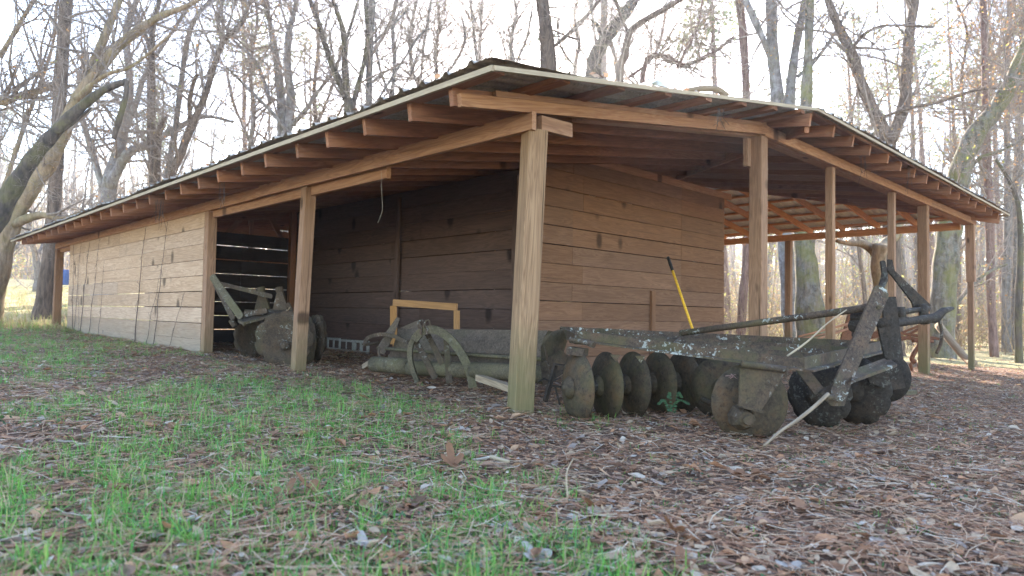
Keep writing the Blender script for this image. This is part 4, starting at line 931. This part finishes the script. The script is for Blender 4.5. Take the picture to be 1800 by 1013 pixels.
BRL = leafmat('brush_leaves', [(0, (.42, .27, .13)), (.3, (.5, .36, .18)), (.55, (.36, .36, .09)), (.7, (.45, .42, .15)), (.85, (.3, .18, .09))], .5)
tag(mass('distant_wood', 90000, 85, 125, 13, .42, FARL, lowp=1.3, clump=2.2), 'hazy mass of far woods closing off the view behind the trees', 'woods')
tag(mass('brush', 60000, 26, 80, 4.2, .07, BRL, tmin=-.02, lowp=2.2, clump=.9), 'sunlit yellowish brush and dry leaves low between the trunks', 'brush')
tag(mass('brush', 24000, 55, 85, 5, .11, BRL, tmin=-.95, tmax=-.1, lowp=2.2, clump=1.2), 'sunlit brush along the far side of the left field', 'brush')
pc = Poly()
for _ in range(1500):
    Zc = random.uniform(60, 120); t = random.uniform(-.9, .9); X = t*Zc; x = .715*X+.699*Zc; y = -.699*X+.715*Zc
    p_, r_ = limb((x, y, G(x, y)-.2), (random.uniform(-.1, .1), random.uniform(-.1, .1), 1), random.uniform(9, 19), random.uniform(.06, .2), 5, .08, .0, .3); pc.add(p_, r_, 4)
o = pc.mesh('distant_trunks', BK['twig']); o['kind'] = 'stuff'; tag(o, 'dense stand of thin far trunks fading into the bright sky', 'woods')
pc = Poly()
for _ in range(900):
    Zc = 21+40*random.random(); t = random.uniform(-.02, .88); X = t*Zc; x = .715*X+.699*Zc; y = -.699*X+.715*Zc
    if x < 17.5 and y < 19: continue
    for _k in range(5):
        p_, r_ = limb((x, y, G(x, y)-.05), rdir()*.7+v3(0, 0, 1), random.uniform(1.2, 4.2), random.uniform(.006, .014), 6, .3, .0, .3); pc.add(p_, r_, 3)
o = pc.mesh('undergrowth', BK['tan']); o['kind'] = 'stuff'; tag(o, 'tangle of thin bare stems low between the trunks', 'undergrowth')

# ------------------------------------------------------------------ ground cover
def scatter(n, Z0, Z1, power=1., marg=1.5):
    Z = Z0+(Z1-Z0)*RNG.random(n)**power; X = RNG.uniform(-1, 1, n)*(.86*Z+marg)
    return .715*X+.699*Z, -.699*X+.715*Z, X, Z
def inroom(x, y): return (x > XD) & (x < 10.4) & (y > YR) & (y < 11.2)
def vnoise(x, y, f, seed):
    r = np.random.default_rng(seed); z = 0
    for k in range(7):
        a = r.uniform(0, 6.28); ph = r.uniform(0, 6.28); fr = f*r.uniform(.6, 1.6)
        z = z+np.sin((x*math.cos(a)+y*math.sin(a))*fr+ph)
    return z/3.7
def green_amt(x, y, X, Z):
    g = .50-.13*X-.015*(Z-3)*(Z > 3)+.25*(Z < 3)*(X < .6)+.5*vnoise(x, y, 3.4, 5)+.3*vnoise(x, y, 1.1, 8)
    g = g+.9*np.exp(-((X+1.55)/1.0)**2-((Z-4.9)/1.1)**2)+.55*np.exp(-((X+.35)/.45)**2-((Z-3.6)/.5)**2)+.4*np.exp(-((X+1.1)/.8)**2-((Z-2.3)/.7)**2)
    g = g-.75*sm(.1, .8, X-.08*Z)*(Z < 11)
    under = (x > XL-.1) & (y > YF-.1) & (x < XE) & (y < YB); g = np.where(under, g-.9, g)
    litterband = (y > YF) & (x < XL) & (x > XL-1.1); g = np.where(litterband, g-.05, g)
    lit = (Z > 12) & ~under; g = np.where(lit, g+.35, g)
    return g
def leaf_litter(name, n, size, Z0, Z1, mat, curl=.4, up=.012, power=1.2, aspect=.55, tilt=.17):
    x, y, X, Z = scatter(n, Z0, Z1, power); k = ~inroom(x, y)
    gr = green_amt(x, y, X, Z); k &= RNG.random(n) < np.clip(1.25-.4*gr, .55, 1)
    k &= ~((x > 16.3) | (y > 18.2)) | (RNG.random(n) < .3)
    x, y = x[k], y[k]; n = len(x); z = ground(x, y)+up*RNG.random(n)*1.6+.002
    yaw = RNG.uniform(0, 6.28, n); s = size*np.clip(RNG.lognormal(0, .33, n), .4, 1.9)
    # leaf grid 4 x 3, pointed ends, curled
    us = np.array([-1, -.45, .3, 1.]); wsd = np.array([.12, .95, .8, .06]); vs_ = np.array([-1, 0, 1.])
    U, V = np.meshgrid(us, vs_, indexing='ij'); Wd = wsd[:, None]*V
    jag = 1+RNG.normal(0, .22, (n, 4, 3))
    lx = U[None]*s[:, None, None]*np.ones((n, 4, 3)); ly = Wd[None]*s[:, None, None]*aspect*jag
    c1 = RNG.normal(0, curl, (n, 1, 1)); c2 = RNG.normal(0, curl, (n, 1, 1))
    lz = s[:, None, None]*(np.abs(V[None])**1.5*np.abs(c1)*.6*wsd[None, :, None]+U[None]**2*np.abs(c2)*.45)+RNG.normal(0, .05, (n, 4, 3))*s[:, None, None]
    ta = RNG.normal(0, tilt, (n, 1, 1)); tb = RNG.normal(0, tilt, (n, 1, 1)); lz = lz+lx*np.sin(ta)+ly*np.sin(tb)
    lz = lz-lz.min(axis=(1, 2), keepdims=True)*.85
    cy, sy = np.cos(yaw)[:, None, None], np.sin(yaw)[:, None, None]
    v = np.stack([x[:, None, None]+lx*cy-ly*sy, y[:, None, None]+lx*sy+ly*cy, z[:, None, None]+lz], -1).reshape(-1, 3)
    b = np.array([(i*3+j, (i+1)*3+j, (i+1)*3+j+1, i*3+j+1) for i in range(3) for j in range(2)])
    q = (np.arange(n)[:, None, None]*12+b[None]).reshape(-1, 4)
    o = np_mesh(name, v, q, mat, np.repeat(RNG.random(n), 12), smooth=True); o['kind'] = 'stuff'; return o
LL1 = leafmat('leaf_litter_mix', [(0, (.17, .09, .05)), (.09, (.34, .17, .09)), (.26, (.53, .26, .13)), (.42, (.34, .20, .135)), (.54, (.58, .34, .19)), (.68, (.58, .41, .26)), (.82, (.40, .31, .25)), (.91, (.64, .51, .38)), (.985, (.72, .62, .5))], .3)
tag(leaf_litter('leaf_litter', 110000, .0115, 1.2, 17, LL1, power=1.35), 'brown dead leaves and crumbs of leaf carpeting the ground', 'leaf litter')
tag(leaf_litter('leaf_litter', 36000, .024, 1.3, 26, LL1, power=1.2, aspect=.5), 'larger curled dead leaves scattered over the ground', 'leaf litter')
def strands(name, n, L, wd, Z0, Z1, mat, power=1.3, flat=True):
    x, y, X, Z = scatter(n, Z0, Z1, power); k = ~inroom(x, y); x, y = x[k], y[k]; n = len(x)
    z = ground(x, y)+.008+.022*RNG.random(n); a = RNG.uniform(0, 6.28, n); Ls = L*RNG.uniform(.5, 1.4, n); c = RNG.normal(0, .35, n); pts = []
    t = np.linspace(-.5, .5, 4); el = RNG.normal(0, .12, n)
    for k_ in range(4):
        aa = a+c*t[k_]*2
        px_ = x+Ls*t[k_]*np.cos(aa); py_ = y+Ls*t[k_]*np.sin(aa); pz = z+Ls*(t[k_]*el)+.004*RNG.random(n)
        wx, wy = -np.sin(aa)*wd, np.cos(aa)*wd
        pts.append(np.stack([np.stack([px_-wx, py_-wy, pz], -1), np.stack([px_+wx, py_+wy, pz+wd], -1)], 1))
    v = np.stack(pts, 1).reshape(-1, 3); b = np.array([(i*2, i*2+1, i*2+3, i*2+2) for i in range(3)]); q = (np.arange(n)[:, None, None]*8+b[None]).reshape(-1, 4)
    o = np_mesh(name, v, q, mat, np.repeat(RNG.random(n), 8)); o['kind'] = 'stuff'; return o
NM = leafmat('fallen_needles', [(0, (.34, .16, .085)), (.35, (.46, .25, .14)), (.65, (.52, .35, .22)), (.92, (.62, .5, .37))], .1)
tag(strands('fallen_needles', 72000, .15, .0011, 1.2, 14, NM), 'fallen pine needles and dry stems strewn over the ground', 'pine needles')
def grass(name, n, hgt, mat, Z0=1.25, Z1=16, power=1.35, thr=.45, per=9, wd=.0018, spread=.03, lean=1.05):
    x, y, X, Z = scatter(n, Z0, Z1, power); g = green_amt(x, y, X, Z); k = (~inroom(x, y)) & (RNG.random(n) < np.clip((g-thr)*1.6, 0.11, 1)*(.25+.75*(vnoise(x, y, 16, 21) > -.15))); x, y, g = x[k], y[k], g[k]
    x = np.repeat(x, per)+RNG.normal(0, spread, len(x)*per); y = np.repeat(y, per)+RNG.normal(0, spread, len(y)*per); g = np.repeat(g, per); n = len(x)
    z = ground(x, y)-.003; h = np.repeat(np.clip(RNG.lognormal(-.08, .5, n//per), .35, 2.1), per)*hgt*RNG.uniform(.35, 1.25, n)*np.clip(.5+.5*g, .45, 1.2); a = RNG.uniform(0, 6.28, n); ln = np.abs(RNG.normal(0, lean, n)); pts = []
    fa = a+RNG.uniform(-.6, .6, n); w_ = wd*RNG.uniform(.6, 1.3, n)
    for k_, t in enumerate((0, .4, .75, 1.)):
        dx = h*ln*t*t; px_ = x+dx*np.cos(a); py_ = y+dx*np.sin(a); pz = z+h*t*(1-.25*ln*t); ww = w_*(1, .95, .6, .06)[k_]
        pts.append(np.stack([np.stack([px_+ww*np.sin(fa), py_-ww*np.cos(fa), pz], -1), np.stack([px_-ww*np.sin(fa), py_+ww*np.cos(fa), pz], -1)], 1))
    v = np.stack(pts, 1).reshape(-1, 3); b = np.array([(i*2, i*2+1, i*2+3, i*2+2) for i in range(3)]); q = (np.arange(n)[:, None, None]*8+b[None]).reshape(-1, 4)
    o = np_mesh(name, v, q, mat, np.repeat(RNG.random(n), 8)); o['kind'] = 'stuff'; return o
GM = leafmat('grass_blades', [(0, (.13, .34, .055)), (.3, (.22, .46, .08)), (.55, (.12, .36, .10)), (.7, (.36, .46, .12)), (.84, (.45, .38, .2))], .35)
tag(grass('grass', 58000, .042, GM, spread=.022, per=11), 'bright green grass growing in patches through the dead leaves', 'grass')
GS = leafmat('straw_blades', [(0, (.40, .31, .16)), (.5, (.32, .30, .12)), (.8, (.25, .30, .08))], .4)
tag(grass('grass', 26000, .11, GS, 13, 45, 1.2, .1, 6, .006, .12), 'pale dry grass of the sunlit clearing behind the shed', 'grass')
CL = leafmat('weed_leaves', [(0, (.05, .11, .05)), (.5, (.07, .15, .06))], .3)
def weeds(n):
    x, y, X, Z = scatter(n, 1.3, 9, 1.2); kk = RNG.integers(0, 70, n); cx, cy = x[kk], y[kk]; x = cx+RNG.normal(0, .1, n); y = cy+RNG.normal(0, .1, n); z = ground(x, y)+RNG.uniform(.012, .05, n)
    s = RNG.uniform(.004, .009, n); a = RNG.uniform(0, 6.28, n); tz = RNG.normal(0, .4, n)
    c = np.stack([x, y, z], 1); u = np.stack([np.cos(a), np.sin(a), tz], 1)*s[:, None]; v_ = np.stack([-np.sin(a), np.cos(a), -tz], 1)*s[:, None]*.8
    v = np.stack([c-u, c-v_, c+u, c+v_], 1).reshape(-1, 3); o = np_mesh('weeds', v, np.arange(4*n).reshape(n, 4), CL, np.repeat(RNG.random(n), 4)); o['kind'] = 'stuff'; return o
tag(weeds(3200), 'tiny bright green weeds dotted among the leaves', 'weeds')
# fern sprig by the big harrow
f = MB()
for (a, b_) in (((1178, 722), (1210, 712)), ((1180, 724), (1175, 700)), ((1186, 726), (1198, 700)), ((1176, 724), (1158, 712))):
    pp = sm_path([P(*a, 4.35), P((a[0]+b_[0])/2, min(a[1], b_[1])-6, 4.35), P(*b_, 4.3)], 6)
    for i, p in enumerate(pp):
        for s_ in (-1, 1): f.prism([p, p+v3(random.uniform(-.01, .01), .008*s_, .014), p+R_*.012*s_+(0, 0, .004)], (0, .001, .001))
fo = f.build('fern', CL); tag(fo, 'small curled green fern sprig at the foot of the harrow discs', 'fern')
def roof_leaves():
    mb = MB()
    for _ in range(520):
        u = random.random(); e = random.random()**2
        if u < .5: y = random.uniform(3.2, YEND); x = XW-.02+e*1.2; z = z1(x)
        elif u < .75: x = random.uniform(XW+.1, X1); y = 2.86+e*1.0; z = z1(x)
        else: x = random.uniform(X1, XR-.3); y = EY+e*.8; z = z2(y)
        z += .075+random.uniform(0, .02); s_ = random.uniform(.015, .04); a = rdir()*v3(1, 1, .5)*s_; b = np.cross(rdir(), a/s_)*s_*.6; c = v3(x, y, z)
        mb.add([c-a, c-b, c+a, c+b], [(0, 1, 2, 3)])
    o = mb.build('roof_leaves', LL1, None); o['kind'] = 'stuff'; tag(o, 'dead leaves and twigs caught along the roof edges', 'leaves')
roof_leaves()
# single large leaves that stand out
LT = leafmat('big_leaf_tan', [(0, (.27, .125, .06)), (1, (.36, .18, .09))], .25); LW = leafmat('big_leaf_pale', [(0, (.44, .38, .32)), (1, (.5, .43, .36))], .2)
def lobed(px, py, Z, s, mat, label, yaw, curl=.5, tilt=.2, lob=4):
    c = P(px, py, Z); c[2] = G(c[0], c[1])+.012; vs = []; n = 26; mb = MB()
    for k in range(n):
        a = 2*math.pi*k/n; r = s*(.42+.58*abs(math.cos(a*lob/2))**1.2)*(1.15 if k < 2 or k > n-2 else 1); X_, Y_ = r*math.cos(a), r*math.sin(a)*.75
        vs.append((X_, Y_, curl*.6*s*((X_/s)**2*.5+abs(Y_/s)**1.5*.9)+random.uniform(-.04, .04)*s))
    vs.append((0, 0, 0)); ca, sa = math.cos(yaw), math.sin(yaw)
    vs = [(c[0]+x_*ca-y_*sa, c[1]+x_*sa+y_*ca, c[2]+z_+x_*tilt*.6+abs(tilt)*s*.3) for x_, y_, z_ in vs]
    mb.add(vs, [(k, (k+1) % n, n) for k in range(n)])
    mb.tube([vs[n], (vs[0][0]+.03*ca, vs[0][1]+.03*sa, vs[0][2]+.005)], .0012, 3, False)
    tag(mb.build('dead_leaf', mat, None, True), label, 'leaf', 'large single leaves in the foreground')
spots_ = [(120, 905, 2.4), (330, 960, 2.0), (245, 835, 2.9), (690, 860, 2.6), (760, 955, 2.05), (640, 985, 1.9), (1130, 880, 2.4), (1290, 930, 2.1), (1420, 870, 2.5), (1500, 960, 2.0), (1620, 900, 2.35), (1710, 830, 2.85), (1390, 990, 1.9), (900, 850, 2.6), (1010, 905, 2.25), (1240, 860, 2.55), (70, 780, 3.5), (420, 800, 3.2), (1600, 780, 3.4), (1110, 800, 3.1), (850, 990, 1.9), (1200, 985, 1.9)]
near_ = lambda px, py: ('in the lower left grass' if px < 450 else 'low in the middle foreground' if px < 1000 else 'in the lower right leaf litter')
for i_, (px_, py_, Z_) in enumerate(spots_):
    tone = random.random() < .25; sz = random.choice((.035, .042, .05))
    lobed(px_, py_, Z_, sz, LW if tone else LT, ('pale ' if tone else 'brown ')+{.035: 'small', .042: 'medium', .05: 'large'}[sz]+' curled leaf '+near_(px_, py_)+', '+('nearest the bottom edge' if py_ > 970 else 'close to the viewer' if py_ > 890 else 'further back towards the shed'), random.uniform(0, 6), random.uniform(.5, 1.1), random.uniform(-.3, .4), random.choice((3, 4, 5)))
for a in ((500, 893, 2.35, .055, LT, 'large dark tan leaf left of the foreground grass, the left one of a close pair', .6, 1.1, .5), (548, 880, 2.4, .055, LT, 'large upright tan leaf, the right one of a close pair left of the centre', 2.2, 1.4, .9),
          (545, 905, 2.3, .04, LT, 'smaller tan leaf below the close pair left of the centre', 4.2, .8, .3),
          (885, 938, 2.12, .06, LW, 'whitish lobed leaf lying in the foreground below the corner post', .4, .3, .05), (1068, 928, 2.15, .055, LW, 'whitish lobed leaf in the foreground right of the centre', 2.6, .4, .15),
          (945, 1000, 1.85, .06, LW, 'whitish pointed leaf at the bottom edge of the view', 1.4, .6, .3), (1045, 878, 2.4, .06, LT, 'large curled tan leaf standing up in the foreground right of the centre', 3.4, 1.5, .4),
          (795, 805, 3.0, .07, LT, 'dark curled leaf in the grass in front of the corner post', 1.1, 1.5, .8), (1300, 800, 3.05, .06, LT, 'pinkish tan leaf, left one of the cluster below the fallen branch', 1.9, .9, .3),
          (1327, 800, 3.05, .055, LT, 'pinkish tan leaf, right one of the cluster below the fallen branch', 5.1, .9, .5), (1188, 925, 2.15, .045, LT, 'upright tan leaf standing alone at the lower right', 2.9, 1.6, 1.0),
          (816, 735, 3.9, .05, LW, 'whitish leaf on the grass left of the foot of the corner post', 1.2, .5, .1), (1545, 792, 3.1, .04, LW, 'small whitish leaf at the right below the large harrow', 1.0, .4, .1),
          (305, 765, 3.4, .05, LT, 'tan leaf standing in the green grass at the left', .3, 1.2, .7), (235, 632, 8.0, .12, LT, 'big pinkish leaf lying before the left plank wall', 1.3, .6, .1)):
    lobed(*a)
# ------------------------------------------------------------------ added volume imitating veiling glare
def glare_veil():
    mb = MB(); lo = v3(-14, -14, -8); hi = v3(150, 150, 42)
    cs = [(x, y, z) for z in (lo[2], hi[2]) for y in (lo[1], hi[1]) for x in (lo[0], hi[0])]
    mb.add(cs, [(0, 2, 3, 1), (4, 5, 7, 6), (0, 1, 5, 4), (2, 6, 7, 3), (0, 4, 6, 2), (1, 3, 7, 5)])
    m = bpy.data.materials.new('glare_air'); m.use_nodes = True; t = m.node_tree; t.nodes.remove(t.nodes['Principled BSDF'])
    v = t.nodes.new('ShaderNodeVolumePrincipled'); v.inputs['Color'].default_value = (.95, .97, 1, 1); v.inputs['Density'].default_value = GLARE_DENSITY
    v.inputs['Anisotropy'].default_value = .7; t.links.new(v.outputs[0], t.nodes['Material Output'].inputs['Volume'])
    o = mb.build('glare_veil', m); o['kind'] = 'stuff'; tag(o, 'added pale veil imitating glare between the trees', 'glare_veil')
GLARE_DENSITY = .0015
glare_veil()
